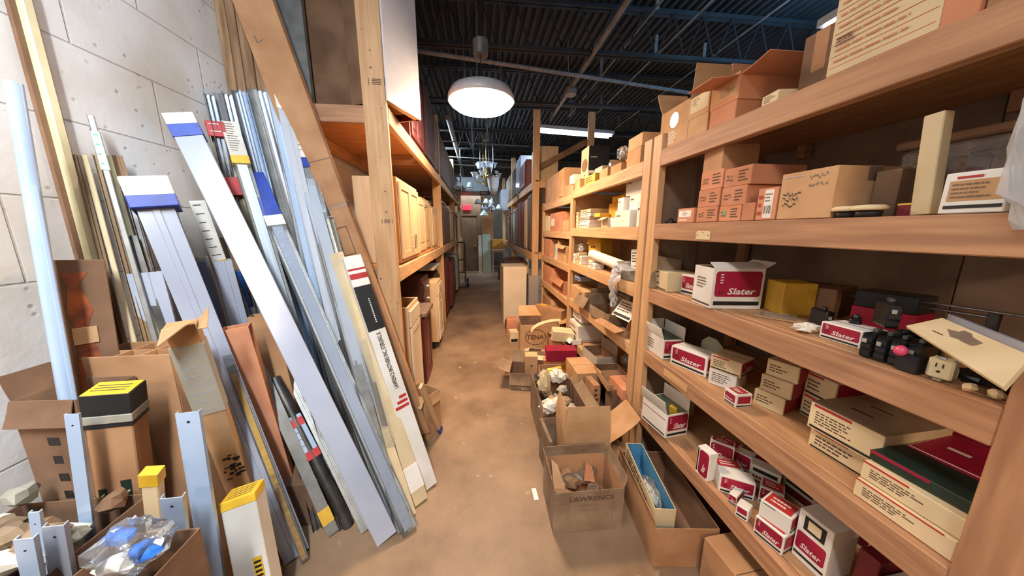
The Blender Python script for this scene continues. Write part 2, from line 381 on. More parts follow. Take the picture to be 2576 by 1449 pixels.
# sprinkler pipes
def pipe(name, pts, r, label, mat='pipe'):
    return tag(MB().tube(pts, r, mat, 10).build(name), label, 'pipe')
pipe('sprinkler_pipe', [(XW, 4.0, 3.66), (-.67, 4.1, 3.66), (2.66, 4.68, 3.66), (XR, 5.2, 3.66)], .024, 'long grey sprinkler pipe crossing the ceiling behind the round lamp')
t = thing('sprinkler_branch', 'thick grey branch pipe running away towards the bluish tube light', 'pipe')
MB().tube([(1.44, Y0, 3.72), (1.44, 6.3, 3.72)], .03, 'pipe', 10).build('branch_pipe', t)
MB().tube([(1.44, 4.97, 3.72), (1.44, 4.97, 3.62)], .09, 'pipe', 14).build('round_junction_box', t)
MB().tube([(1.40, 4.9, 3.74), (1.34, 4.8, 3.98), (1.3, 4.7, 4.2)], .006, 'pipe', 5).build('hanger_wire', t)
for i, (x, ya, yb, lab) in enumerate([(1.98, 3.2, 6.9, 'thin dashed-looking conduit left of the bluish ceiling patch'), (2.5, 2.2, 6.6, 'thin conduit running away over the far shelves'), (3.3, 1.5, 7.5, 'thin conduit across the blue-lit part of the ceiling')]):
    t = thing('ceiling_conduit', lab, 'conduit')
    MB().tube([(x, ya, 3.98), (x, yb, 3.98)], .012, 'pipe', 6).build('conduit_tube', t)
    for q in range(3):
        y = ya+.4+q*(yb-ya-.6)/2
        MB().box((x-.02, y, 3.96), (x+.02, y+.02, 4.24), 'pipe').build('conduit_clamp', t)
for i, (x, lab) in enumerate([(-.52, 'thick pale duct pipe above the far dark cabinets'), (-.1, 'narrow grey conduit above the chandeliers'), (.22, 'narrow grey conduit with a square box hanging above the chandeliers')]):
    t = thing('ceiling_conduit', lab, 'conduit')
    MB().tube([(x, 6.2, 3.64), (x, Y1, 3.64)], .05 if i == 0 else .018, 'pipe', 8).build('conduit_tube', t)
    if i == 2:
        MB().box((x-.06, 7.3, 3.58), (x+.06, 7.42, 3.7), 'pipe').build('conduit_box', t)
for y, lab in ((7.4, 'nearest of the thin rods crossing the ceiling at the chandeliers'), (8.9, 'middle rod crossing the ceiling over the chandeliers'), (9.9, 'farthest thin rod crossing the ceiling before the grey soffit')):
    pipe('ceiling_rod', [(XW, y, 3.58), (1.2, y+.1, 3.52)], .013, lab)

# ------------------------------------------------------------------ round warm lamp
t = thing('pendant_lamp', 'large round warm glowing pendant lamp hanging over the aisle', 'lamp', turn((.05, 3.12, 2.78)))
m = MB(); m.lathe([(.0, .13), (.1, .125), (.22, .11), (.28, .085), (.305, .04), (.31, -.005), (.302, -.012), (.298, 0.0)], 'whitepaint', 48); m.build('lamp_shade', t)
m = MB(); m.lathe([(.298, -.004), (.285, -.03), (.24, -.062), (.16, -.088), (.07, -.10), (0.0, -.103)], 'glow_warm', 48); m.build('diffuser', t)
m = MB(); m.cyl((0, 0, .38), (0, 0, .50), .07, 'greymetal', 16); m.build('driver_housing', t)
for a in (20, 140, 260):
    c = math.cos(math.radians(a))*.2; s = math.sin(math.radians(a))*.2
    MB().cyl((c, s, .125), (c, s, 1.44), .003, 'steel', 5).build('hanging_wire', t)
MB().cyl((0, 0, .12), (0, 0, 1.44), .005, 'black', 6).build('power_cord', t)
lamp0 = t
copy_tree(lamp0, turn((0, -2.5, 3.05)), 'unseen copy of the round warm pendant lamp behind the viewer, for fill light')  # unseen lamp copied behind the viewer as warm fill
# fluorescent fixtures (the first is in the picture, the others are unseen, the three at the far end added to brighten it)
def tube_fixture(M, L, label, group=None):
    t = thing('tube_light', label, 'ceiling light', M, group)
    MB().box((-L/2, -.11, .02), (L/2, .11, .08), 'whitepaint').build('housing', t)
    for y in (-.055, .055): MB().cyl((-L/2+.03, y, 0), (L/2-.03, y, 0), .02, 'glow_cool', 10).build('tube', t)
    for x in (-L/2+.15, L/2-.15): MB().cyl((x, 0, .08), (x, 0, .75), .004, 'steel', 5).build('hanging_wire', t)
tube_fixture(turn((1.93, 6.25, 3.46), 8), 1.6, 'bright bluish fluorescent fixture hanging beyond the tall pale posts')
tube_fixture(turn((-.35, -.7, 3.5), 90), 1.3, 'fluorescent fixture hanging behind the viewer')
tube_fixture(turn((-.5, .35, 3.66), 90), 1.2, 'fluorescent fixture hanging above the leaning tracks')
tube_fixture(turn((-1.05, 8.2, 3.70), 90), 1.3, 'added unseen fluorescent fixture over the far left cabinets, brightening the chandeliers')
tube_fixture(turn((-.2, 11.45, 3.22)), 1.2, 'added fluorescent fixture hidden behind the boxy duct to brighten the end')
tube_fixture(turn((4.7, 9.5, 3.58)), 1.4, 'added unseen fluorescent fixture beyond the right tall rack, brightening the far aisle')
tube_fixture(turn((3.5, 2.5, 3.24)), 1.3, 'uplighting fixture over the far right storage')

# ------------------------------------------------------------------ near right shelving (two units back to back in a row)
XF = 1.05
def rack_post(parent, y, x=XF, h=2.14, wy=.04, wx=.085, mat='pine_z', name='post'):
    return MB().box((x, y, 0), (x+wx, y+wy, h), mat, .003).build(name, parent)
def shelf_run(t, ya, yb, levels, back=1.72, rail=.09, rm='pine_y'):
    for z in levels:
        MB().box((XF+.042, ya, z-.02), (back, yb, z), 'shelfboard', .002).build('shelf_board', t)
        MB().box((XF, ya, z-rail), (XF+.04, yb, z-.001), rm, .003).build('front_rail', t)
        for q in range(2): 
            y = ya+(yb-ya)*(q+.6)/2
            MB().box((back-.05, y, z-.085), (back, y+.038, z-.021), 'oldpine_x', .002).build('shelf_cleat', t)
S1 = [2.05, 1.635, 1.245, .84, .42]
t = rackA = thing('wooden_shelving_unit', 'nearest pine shelving unit holding the red and white cartons', 'shelving unit')
rack_post(t, 1.745, wy=.085, wx=.04, mat='pine_z'); rack_post(t, .33, wy=.115, wx=.06, mat='oldpine_z', h=2.9)
rack_post(t, 1.745, 1.66, wy=.085, wx=.04, mat='oldpine_z'); rack_post(t, .33, 1.66, wy=.085, wx=.04, mat='oldpine_z', h=2.9)
shelf_run(t, .445, 1.745, S1, rm='oldpine_y')
for ya, yb in ((.2, .9), (.905, 1.85)): MB().box((1.725, ya, 0), (1.74, yb, 2.04), 'backpanel').build('back_panel', t)
MB().box((1.10, 1.80, 0), (1.66, 1.815, 2.03), 'backpanel').build('side_panel', t)
MB().box((1.30, 1.775, 0), (1.36, 1.799, 2.02), 'backpanel').build('side_batten', t)
mm = MB(); p = P(1748, 566, x=XF); q = P(1796, 590, x=XF)
mm.prism([(-.045, -.02), (.045, -.02), (.045, .012), (.037, .02), (-.037, .02), (-.045, .012)], 0, .003, 'creamcard')
for a, b in ((-.035, 0), (.035, 0), (0, .012)): mm.cyl((a, b, .003), (a, b, .0045), .0025, 'ink', 8)
o = mm.build('name_plate', t, M4(((0, 0, -1, XF), (-1, 0, 0, (p.y+q.y)/2), (0, 1, 0, 1.575), (0, 0, 0, 1))))
mm = MB(); mm.box((-.1, 0, 0), (.1, .04, .003), 'pine_x'); p = P(1722, 968, z=.8)
mm.build('price_strip', t, M4(((0, 0, -1, XF), (-1, 0, 0, 1.42), (0, 1, 0, .775), (0, 0, 0, 1))))
S2 = [2.03, 1.62, 1.235, .81, .36]; S3 = [1.99, 1.58, 1.19, .77, .35]
t = rackB = thing('wooden_shelving_unit', 'second pine shelving unit crammed with small cartons, beyond the double post', 'shelving unit')
rack_post(t, 1.85, wy=.085, wx=.04); rack_post(t, 3.40, wy=.085, wx=.04, h=2.09); rack_post(t, 4.98, wy=.07, wx=.04, h=2.02)
rack_post(t, 1.85, 1.66, wy=.085, wx=.04, mat='oldpine_z'); rack_post(t, 3.4, 1.66, wy=.085, wx=.04, mat='oldpine_z', h=2.06)
shelf_run(t, 1.935, 3.40, S2); shelf_run(t, 3.485, 4.98, S3)
MB().box((1.10, 3.44, 0), (1.66, 3.455, 2.0), 'kraft2').build('side_panel', t)
MB().box((1.725, 1.86, 0), (1.74, 5.0, 1.98), 'backpanel').build('back_panel', t)
MB().box((1.10, 4.99, 0), (1.66, 5.005, 1.95), 'kraft2').build('side_panel', t)

# ------------------------------------------------------------------ tall storage racks
def tall_rack(label, xf, xb, ys, levels, top, sgn, wood='pine'):
    t = thing('timber_storage_rack', label, 'storage rack')
    for y in ys:
        for x in (xf, xb):
            x0, x1 = (x-.038, x) if sgn < 0 else (x, x+.038)
            MB().box((x0, y, 0), (x1, y+.089, top), wood+'_z', .003).build('post', t)
    for a, b in zip(ys[:-1], ys[1:]):
        for z in levels:
            for x in (xf, xb):
                x0, x1 = (x-.036, x-.001) if sgn < 0 else (x+.001, x+.036)
                MB().box((x0, a+.09, z-.09), (x1, b-.001, z), wood+'_y', .003).build('beam', t)
            MB().box((min(xf, xb)+.04, a+.05, z), (max(xf, xb)-.04, b+.04, z+.018), 'ply').build('shelf_board', t)
    return t
t = rackL = thing('timber_storage_rack', 'left timber rack holding kitchen cabinets on two levels', 'storage rack')
LX = -.6
YL = [2.30, 5.2, 8.2, 11.2]
for i, y in enumerate(YL):
    wy = .14 if i == 0 else .089
    for x, wd in ((LX-.15 if i == 0 else LX-.13, .15 if i == 0 else .13), (-1.44, .04)):
        m = MB(); m.box((x, y-(.0), 0), (x+wd, y+.04, 3.6 if i == 0 else 3.35), 'pine_z', .003)
        if i == 0 and wd > .14:
            for zc, s in ((1.66, .035), (2.56, .05)):          # grade stamps
                for a in (-s, s): m.box((x+.10+a-.002, y-.0008, zc-s*.45), (x+.10+a+.002, y, zc+s*.45), 'inkbrown')
                for q in range(4): m.box((x+.10-s*.6, y-.0008, zc-s*.35+q*s*.2), (x+.10+s*.6, y, zc-s*.3+q*s*.2+.002), 'inkbrown')
            rnd = random.Random(3)
            for q in range(14):
                zc = rnd.uniform(.4, 3.2); xc = x+rnd.uniform(.02, .13); r = rnd.uniform(.003, .008)
                m.cyl((xc, y, zc), (xc, y-.0008, zc), r, 'inkfade', 9)
        m.build('post', t)
for z in (2.43, 1.32):
    MB().box((-1.44, 2.345, z-.11), (LX-.15, 2.385, z), 'oldpine_x', .003).build('cross_beam', t)
    for a, b in zip(YL[:-1], YL[1:]):
        MB().box((LX-.04, a+.05, z-.11), (LX, b, z), 'pine_y', .003).build('front_beam', t)
        MB().box((-1.42, a+.1, z-.11), (-1.38, b, z), 'oldpine_y', .003).build('rear_beam', t)
        MB().box((-1.44, a+.1, z), (LX-.045, b+.05, z+.018), 'ply').build('shelf_board', t)
        MB().box((-1.3, (a+b)/2, z-.1), (LX-.05, (a+b)/2+.04, z-.001), 'oldpine_x').build('cross_beam', t)
# studs standing against the block wall at the rack end
for i, (x, wd) in enumerate([(-1.495, .05), (-1.44, .045), (-1.39, .055), (-1.325, .06)]):
    o = MB().box((x, 2.20, 0), (x+wd, 2.29, 3.7), 'studwood_z', .004).build('timber_stud')
    tag(o, ['upright brown stud nearest the block wall at the rack end', 'narrow dark stud second from the block wall', 'upright stud third from the block wall', 'upright stud nearest the long leaning carton, fourth from the wall'][i], 'stud', 'upright studs at the rack end')
# wall batten; the dark strip along its left side is its painted shadow
m = MB(); a = P(58, 10, x=XW+.02); m.box((XW, 1.315, 0), (XW+.03, 1.345, 3.9), 'beigeplast', .004); m.box((XW, 1.295, 0), (XW+.012, 1.315, 3.9), 'kraftdark', .002); structure(m, 'trim_1')
m = MB()
rnd = random.Random(5)
# right tall rack beyond the low shelves
t = rackR = thing('timber_storage_rack', 'right tall timber rack with cabinets beyond the low shelving', 'storage rack')
RX = .90
YR = [5.12, 8.4, 11.6]
for i, y in enumerate(YR):
    for x, h in ((RX, 3.46), (1.80, 3.46)):
        MB().box((x, y, 0), (x+.11, y+.04, h), 'pine_z', .003).build('post', t)
for z in (2.38, 1.20):
    for a, b in zip(YR[:-1], YR[1:]):
        MB().box((RX, a+.045, z-.12), (RX+.04, b-.001, z), 'pine_y', .003).build('front_beam', t)
        MB().box((1.91, a+.05, z-.12), (1.95, b, z), 'oldpine_y', .003).build('rear_beam', t)
        MB().box((RX+.045, a, z), (1.84, b, z+.018), 'ply').build('shelf_board', t)
    MB().box((RX+.115, 5.12, z-.1), (1.8, 5.16, z-.001), 'pine_x', .003).build('cross_beam', t)
MB().box((0, -.02, 0), (1.05, .02, .09), 'kraftdark', .003).build('diagonal_brace', t, M4.Translation((1.0, 5.2, 2.55)) @ M4.Rotation(math.radians(-28), 4, 'Y'))

# ------------------------------------------------------------------ carton helpers
def _face(fc, w, d, h, e):
    return {'front': (V((0, -e, 0)), V((1, 0, 0)), V((0, 0, 1)), w, h), 'right': (V((w+e, 0, 0)), V((0, 1, 0)), V((0, 0, 1)), d, h),
            'left': (V((-e, d, 0)), V((0, -1, 0)), V((0, 0, 1)), d, h), 'top': (V((0, 0, h+e)), V((1, 0, 0)), V((0, 1, 0)), w, d)}[fc]
def prints(mb, w, d, h, pr):
    rnd = random.Random(int(w*9999)+int(h*777))
    for i, p in enumerate(pr):
        fc, kind, mat, u0, v0, u1, v1 = p[:7]; e = .0006+.00025*i
        o, U, W, su, sv = _face(fc, w, d, h, e)
        def q(u, v): return o+U*(u*su)+W*(v*sv)
        if kind == 'rect': mb.quad(q(u0, v0), q(u1, v0), q(u1, v1), q(u0, v1), mat)
        elif kind == 'rrect':
            r = .12*(v1-v0)*sv; ru = r/su; rv = r/sv; pts = []
            for cx, cy, a0 in ((u1-ru, v1-rv, 0), (u0+ru, v1-rv, 90), (u0+ru, v0+rv, 180), (u1-ru, v0+rv, 270)):
                for k in range(5):
                    a = math.radians(a0+k*22.5); pts.append(q(cx+ru*math.cos(a), cy+rv*math.sin(a)))
            mb.add(pts, [tuple(range(len(pts)))], mat)
        elif kind == 'oval':
            mb.add([q((u0+u1)/2+(u1-u0)/2*math.cos(k*.2618), (v0+v1)/2+(v1-v0)/2*math.sin(k*.2618)) for k in range(24)], [tuple(range(24))], mat)
        elif kind == 'ring':
            vs = []; 
            for s in (1, p[7] if len(p) > 7 else .93):
                vs += [q((u0+u1)/2+(u1-u0)/2*s*math.cos(k*.2618), (v0+v1)/2+(v1-v0)/2*s*math.sin(k*.2618)) for k in range(24)]
            mb.add(vs, [(k, (k+1) % 24, 24+(k+1) % 24, 24+k) for k in range(24)], mat)
        elif kind == 'frame':
            t = p[7] if len(p) > 7 else .03
            for a, b, c, dd in ((u0, v0, u1, v0+t), (u0, v1-t, u1, v1), (u0, v0, u0+t, v1), (u1-t, v0, u1, v1)): mb.quad(q(a, b), q(c, b), q(c, dd), q(a, dd), mat)
        elif kind == 'lines':
            n = p[7]
            for k in range(n):
                v = v1-(v1-v0)*(k+.5)/n; hh = (v1-v0)/n*.22; u = u0
                ue = u0+(u1-u0)*rnd.uniform(.55, 1)
                while u < ue:
                    l = (u1-u0)*rnd.uniform(.06, .2); mb.quad(q(u, v-hh), q(min(u+l, ue), v-hh), q(min(u+l, ue), v+hh), q(u, v+hh), mat); u += l+(u1-u0)*.03
        elif kind == 'bars':
            n = p[7]; u = u0
            while u < u1:
                l = (u1-u0)/n*rnd.uniform(.3, .8); mb.quad(q(u, v0), q(u+l, v0), q(u+l, v1), q(u, v1), mat); u += (u1-u0)/n*rnd.uniform(.8, 1.5)
        elif kind == 'scrawl':
            n = p[7]
            for k in range(n):
                v = v1-(v1-v0)*(k+.5)/n; u = u0; x = u0; hh = (v1-v0)/n*.42; prev = None
                while x < u0+(u1-u0)*rnd.uniform(.8, 1):
                    c = (x, v+rnd.uniform(-hh, hh))
                    if prev and rnd.random() > .12:
                        t = .0022; mb.quad(q(*prev)-W*t, q(*c)-W*t, q(*c)+W*t, q(*prev)+W*t, mat)
                    prev = c; x += (u1-u0)*.05
        elif kind == 'text':
            sh = p[8] if len(p) > 8 else 0
            mb.text(p[7], q(u0, v0), U, W, (u1-u0)*su, (v1-v0)*sv, mat, sh, True)
LINES = lambda f, n=4, mat='inkbrown', a=(.12, .2, .88, .85): [(f, 'lines', mat, *a, n)]
def slater(f, side='left', big=False):
    lo = .2
    pr = [(f, 'rrect', 'crimson', .05, .30, .95, .93), (f, 'rrect', 'ink', .05, .09, .95, .19),
          (f, 'text', 'whitecard', .30, .36, .84, .60 if not big else .52, 'Slater', .28),
          (f, 'ring', 'ink', .13, .36, .22, .56 if not big else .46, .75), (f, 'lines', 'whitecard', .14, .62, .22, .88, 4)]
    if side: pr += [(side, 'rect', 'ink', .06, .10, .94, .17), (side, 'rect', 'ink', .1, .86, .6, .9)]+LINES(side, 5, 'inkbrown', (.1, .28, .9, .8))
    return pr
def textbox(f, n=3, stripe=True):
    pr = LINES(f, n, 'inkbrown', (.1, .25, .7, .75))
    if stripe: pr += [(f, 'rect', 'redprint', .06, .88, .6, .97), (f, 'rect', 'ink', .04, .07, .96, .15)]
    return pr
def closed(name, label, cat, M, w, d, h, mat, pr=(), group=None, tape=None, slot=True):
    mb = MB(); mb.box((0, 0, 0), (w, d, h), mat, .002)
    e = .0008
    if slot:                                             # lid seam
        mb.quad((.004, d/2-.0015, h+e), (w-.004, d/2-.0015, h+e), (w-.004, d/2+.0015, h+e), (.004, d/2+.0015, h+e), 'inkbrown')
    if tape: mb.quad((0, d*.4, h+e*1.5), (w, d*.4, h+e*1.5), (w, d*.6, h+e*1.5), (0, d*.6, h+e*1.5), tape); mb.quad((w+e, d*.4, h), (w+e, d*.4, h*.72), (w+e, d*.6, h*.72), (w+e, d*.6, h), tape)
    prints(mb, w, d, h, pr)
    return tag(mb.build(name, None, M), label, cat, group)
def opened(name, label, cat, M, w, d, h, mat, pr=(), flaps=None, group=None, inside=None, th=.004, fl=None, flapmat=None):
    """open carton: walls + bottom, each flap a part. angle 0 = standing up, 90 = lying outwards, negative = folded in"""
    t = thing(name, label, cat, M, group); mb = MB(); ins = inside or mat
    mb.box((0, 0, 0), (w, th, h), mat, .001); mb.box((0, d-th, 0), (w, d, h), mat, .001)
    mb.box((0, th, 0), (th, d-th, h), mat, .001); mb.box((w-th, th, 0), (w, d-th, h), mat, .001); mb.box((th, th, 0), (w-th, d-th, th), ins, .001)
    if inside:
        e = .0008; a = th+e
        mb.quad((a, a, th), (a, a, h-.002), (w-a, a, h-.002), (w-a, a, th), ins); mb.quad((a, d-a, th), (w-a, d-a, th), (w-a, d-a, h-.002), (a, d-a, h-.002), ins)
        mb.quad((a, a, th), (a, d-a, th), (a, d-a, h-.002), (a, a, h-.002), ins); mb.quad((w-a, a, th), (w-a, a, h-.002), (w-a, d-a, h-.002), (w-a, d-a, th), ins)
    prints(mb, w, d, h, pr); mb.build('box_body', t)
    for k, ang in (flaps or {}).items():
        L = fl or (min(w, d)/2); fm = MB(); a = math.radians(ang); s, c = math.sin(a), math.cos(a); n = 5; wd = w if k in ('front', 'back') else d
        pts = []; 
        for i in range(n+1):                             # slightly bowed sheet
            q = L*i/n; bow = math.sin(math.pi*i/n)*.03*L
            pts.append((q*s+bow*c, q*c-bow*s))
        vs = []; ins_ = .004
        for j, (o_, u_) in enumerate(pts):
            sh = ins_+(.02*L if j == n else 0)
            for x in (sh, wd-sh):
                for off in (0, .003):
                    oo = o_-off*c; uu = u_+off*s
                    if k == 'front': p = (x, -oo, h+uu)
                    elif k == 'back': p = (x, d+oo, h+uu)
                    elif k == 'left': p = (-oo, x, h+uu)
                    else: p = (w+oo, x, h+uu)
                    vs.append(p)
        fs = []
        for j in range(n):
            b = j*4; b2 = b+4; fs += [(b, b+2, b2+2, b2), (b+1, b2+1, b2+3, b+3), (b, b2, b2+1, b+1), (b+2, b+3, b2+3, b2+2)]
        fs += [(n*4, n*4+2, n*4+3, n*4+1), (0, 1, 3, 2)]
        fm.add(vs, fs, flapmat or mat); fm.build('flap', t)
    return t
def at(A, B, top, z, x=None, xb=None, lift=0):
    """front-bottom corners at pixels A and B on a surface of height z (or on the shelf-front plane x), top edge at row top"""
    if x is None: a = P(*A, z=z); b = P(*B, z=z)
    else: a = P(*A, x=x); b = P(*B, x=x if xb is None else xb); a.z = b.z = z
    h = zat(a, top)-z
    a.z += .001+lift
    return frame(a, (b.x-a.x, b.y-a.y, 0)), math.hypot(b.x-a.x, b.y-a.y), h
def C_(name, label, A, B, top, d, z, mat='kraft', pr=(), x=None, xb=None, cat='box', group=None, tape=None, lift=0, slot=True, h=None):
    M, w, hh = at(A, B, top, z, x, xb, lift); return closed(name, label, cat, M, w, d, h or hh, mat, pr, group, tape, slot)
def O_(name, label, A, B, top, d, z, mat='kraft', pr=(), flaps=None, x=None, xb=None, cat='box', group=None, inside=None, fl=None, lift=0, h=None, flapmat=None):
    M, w, hh = at(A, B, top, z, x, xb, lift); return opened(name, label, cat, M, w, d, h or hh, mat, pr, flaps, group, inside, fl=fl, flapmat=flapmat)

# ------------------------------------------------------------------ long things leaning on the block wall
def lean_M(T, B, off=.06, zb=0.0, face=(.6, -.8, .3), xb=None):
    top = P(*T, x=XW+off)
    if top.y > 2.17-off*.25: top = P(*T, y=2.17-off*.25)
    bot = P(*B, z=zb) if xb is None else P(*B, x=xb)
    lim = XW+.07+off*.35
    if bot.x < lim:                                      # stands close to the wall: follow the same line down to the floor
        bot = P(*B, x=lim); bot = top+(bot-top)*((top.z-zb)/max(.05, top.z-bot.z))
        bot.x = max(bot.x, lim)
    z = (top-bot); L = z.length; z.normalize(); n = V(face); n = (n-z*n.dot(z)).normalized(); y = -n; x = y.cross(z).normalized()
    mid = top.lerp(bot, .4); p0, p1, p2 = [V((*proj(q), 0)) for q in (mid-x*.05, mid+x*.05, mid+z*.05)]
    zc = (p2-(p0+p1)/2).normalized(); d = p1-p0; k = .1/max(8, (d-zc*d.dot(zc)).length)
    bot.z = max(bot.z, zb+.012)
    return M4(((x.x, y.x, z.x, bot.x), (x.y, y.y, z.y, bot.y), (x.z, y.z, z.z, bot.z), (0, 0, 0, 1))), L, k
def lean(name, label, cat, T, B, wpx, tpx=None, kind='carton', mat='whitecard', off=.06, zb=0.0, parts=(), pr=(), group=None, face=(.6, -.8, .3), card='whitecard', xb=None):
    """parts: (part name, top fraction, bottom fraction, material) sleeves measured from the top end"""
    M, L, k = lean_M(T, B, off, zb, face, xb); w = wpx*k; t = (tpx or wpx*.6)*k; hw = w/2
    root = thing(name, label, cat, M, group); b = MB()
    if kind == 'carton': b.box((-hw, 0, 0), (hw, t, L), mat, .003)
    elif kind == 'carton_open':
        th = .005; b.box((-hw, 0, 0), (hw, th, L), mat, .001); b.box((-hw, t-th, 0), (hw, t, L), mat, .001)
        b.box((-hw, th, 0), (-hw+th, t-th, L), mat, .001); b.box((hw-th, th, 0), (hw, t-th, L), mat, .001)
    elif kind == 'board': b.box((-hw, 0, 0), (hw, t, L), mat, .003)
    elif kind == 'channel':                               # folded sheet: web towards the viewer, returned legs and lips
        g = max(.0025, w*.03); l = w*.22
        b.prism([(-hw, 0), (hw, 0), (hw, t), (hw-l, t), (hw-l, t-g), (hw-g, t-g), (hw-g, g), (-hw+g, g), (-hw+g, t-g), (-hw+l, t-g), (-hw+l, t), (-hw, t)], 0, L, mat)
        b.prism([(-hw*.18, -g), (hw*.18, -g), (hw*.24, 0), (-hw*.24, 0)], 0, L, mat)
    elif kind == 'flatchannel':
        g = max(.0025, w*.04); b.prism([(-hw, 0), (hw, 0), (hw, t*.6), (hw-g, t*.6), (hw-g, g), (-hw+g, g), (-hw+g, t*.6), (-hw, t*.6)], 0, L, mat)
        b.cyl((0, 0, L-.035), (0, -.001, L-.035), w*.07, 'ink', 10)
    elif kind == 'track':                                 # double-groove closet track seen from the open side
        g = max(.002, w*.04)
        b.prism([(-hw, 0), (-hw+g, 0), (-hw+g, t-g), (-g/2, t-g), (-g/2, t*.15), (g/2, t*.15), (g/2, t-g), (hw-g, t-g), (hw-g, 0), (hw, 0), (hw, t), (-hw, t)], 0, L, mat)
    elif kind == 'angle':
        g = max(.002, w*.05); b.prism([(-hw, 0), (hw, 0), (hw, g), (-hw+g, g), (-hw+g, t), (-hw, t)], 0, L, mat)
    elif kind == 'tube':
        b.cyl((0, t/2, 0), (0, t/2, L), hw, mat, 14)
    elif kind == 'rail':                                  # stamped steel rail: two ribs and slots
        b.box((-hw, t*.6, 0), (hw, t, L), mat, .001); b.cyl((-hw*.7, t*.5, 0), (-hw*.7, t*.5, L), hw*.28, mat, 8); b.cyl((hw*.7, t*.5, 0), (hw*.7, t*.5, L), hw*.28, mat, 8)
    elif kind == 'blister':
        b.box((-hw*.98, t*.8, 0), (hw*.98, t, L), card, .001)
    body = b.build({'carton': 'carton_body', 'carton_open': 'carton_body', 'board': 'board', 'channel': 'metal_profile', 'flatchannel': 'metal_profile', 'track': 'metal_track', 'angle': 'angle_profile', 'tube': 'tube_body', 'rail': 'steel_rail', 'blister': 'backing_card'}[kind], root)
    if kind == 'blister':
        g = w*.05; q = MB(); q.prism([(-hw*.6, t*.15), (hw*.6, t*.15), (hw*.6, t*.7), (hw*.5, t*.7), (hw*.5, t*.25), (-hw*.5, t*.25), (-hw*.5, t*.7), (-hw*.6, t*.7)], L*.01, L*.985, mat); q.build('metal_track', root)
        q = MB(); q.prism([(-hw, 0), (hw, 0), (hw, t*.8), (-hw, t*.8)], L*.005, L*.995, 'clear'); q.build('clear_cover', root)
    for s in parts:
        nm, a, c, mt = s[:4]; e = .0025+(.001*parts.index(s)); q = MB(); q.box((-hw-e, -e, L*(1-c)), (hw+e, t+e, L*(1-a)+(.004 if a == 0 else 0)), mt, .001)
        ln = s[4] if len(s) > 4 else 0
        if ln:                                             # rows of print along the sleeve
            rnd = random.Random(int(T[0])); zz = L*(1-a)-.015
            while zz > L*(1-c)+.015:
                u = rnd.uniform(.5, .85); q.quad((-hw*.8, -e-.0007, zz), (hw*(u*1.8-.9), -e-.0007, zz), (hw*(u*1.8-.9), -e-.0007, zz+.004), (-hw*.8, -e-.0007, zz+.004), s[5] if len(s) > 5 else 'inkfade'); zz -= (L*(c-a))/ln
        q.build(nm, root)
    return root, M, L, w, t
def strip_text(root, s, L, w, z, ln, hgt, mat='ink', x=0, y=-.001, up=True, name='lettering'):
    q = MB(); u = V((0, 0, 1)) if up else V((0, 0, -1)); v = V((-1, 0, 0)) if up else V((1, 0, 0))
    q.text(s, (x+(hgt/2 if up else -hgt/2), y, z), u, v, ln, hgt, mat, 0, True); q.build(name, root)

# ------------------------------------------------------------------ leaning stock on the left
FA = (.55, -.85, .25)
r, M, L, w, t = lean('aluminium_track_carton', 'long white box with a white and blue cap leaning across the middle of the tracks', 'box', (448, 292), (975, 1362), 66, 40, 'carton', 'whitegloss', .10, face=(.5, -.9, .2),
    parts=[('cap', 0, .022, 'whitecard'), ('blue_band', .022, .048, 'blue')])
r_head = lean('shelf_track', 'thick clear-wrapped white track with a white and blue square head, nearest of the long ones', 'track', (372, 480), (748, 1405), 84, 60, 'channel', 'whitegloss', .16, face=(.6, -.8, .25),
    )
_r, _M, _L, _w, _t = r_head
q = MB(); q.box((-_w*.62, -.03, _L-.06), (_w*.68, _t+.02, _L+.04), 'whitecard', .004); q.box((-_w*.63, -.032, _L-.085), (_w*.69, _t+.022, _L-.035), 'blue', .003); q.lathe([(.0, _L+.0412), (.028, _L+.0414), (.03, _L+.041)], 'blue', 18, (0, _t*.5-.005, 0)); q.lathe([(.0, _L+.0416), (.022, _L+.0418)], 'whitecard', 18, (0, _t*.5-.005, 0)); q.build('box_head', _r)
r = lean('plastic_wrap', 'loose clear plastic wrap with a yellow stripe around the nearest white track', 'plastic wrap', (425, 520), (770, 1420), 26, 26, 'blister', 'yellow', .18, card='whitegloss')[0]
r, M, L, w, t = lean('blister_pack', 'clear pack with a white printed top and yellow band, left of the blue-sleeved one', 'pack', (577, 313), (880, 1290), 40, 26, 'blister', 'alum', .10, card='greycard',
    parts=[('printed_sleeve', 0, .085, 'whitecard', 14, 'inkfade'), ('yellow_band', .085, .105, 'yellow')])
r, M, L, w, t = lean('blister_pack', 'long clear pack with a blue tiled sleeve near its top, leaning to the aisle', 'pack', (640, 440), (1036, 1345), 44, 36, 'blister', 'whitegloss', .17,
    parts=[('blue_sleeve', 0, .13, 'blue', 9, 'purple'), ('white_label', .13, .16, 'whitecard')])
lean('blister_pack', 'narrow pack with red caps and brass strips beside the long blue-capped white box', 'pack', (540, 312), (800, 1190), 38, 22, 'track', 'champagne', .06,
    parts=[('red_cap', 0, .035, 'redprint', 2, 'whitecard'), ('red_band', .135, .18, 'redprint')])
lean('blister_pack', 'pack with black barcode-like print and yellow band, hidden lower behind the long white box', 'pack', (498, 515), (640, 900), 30, 18, 'blister', 'alum', .12,
    parts=[('printed_label', 0, .17, 'whitecard', 7, 'ink'), ('yellow_band', .17, .22, 'yellow')])
lean('blister_pack', 'slim pack with a black-printed white label just right of the long white box', 'pack', (630, 535), (760, 930), 26, 16, 'blister', 'alum', .08,
    parts=[('printed_label', 0, .13, 'whitecard', 5, 'ink'), ('yellow_band', .13, .18, 'yellow')])
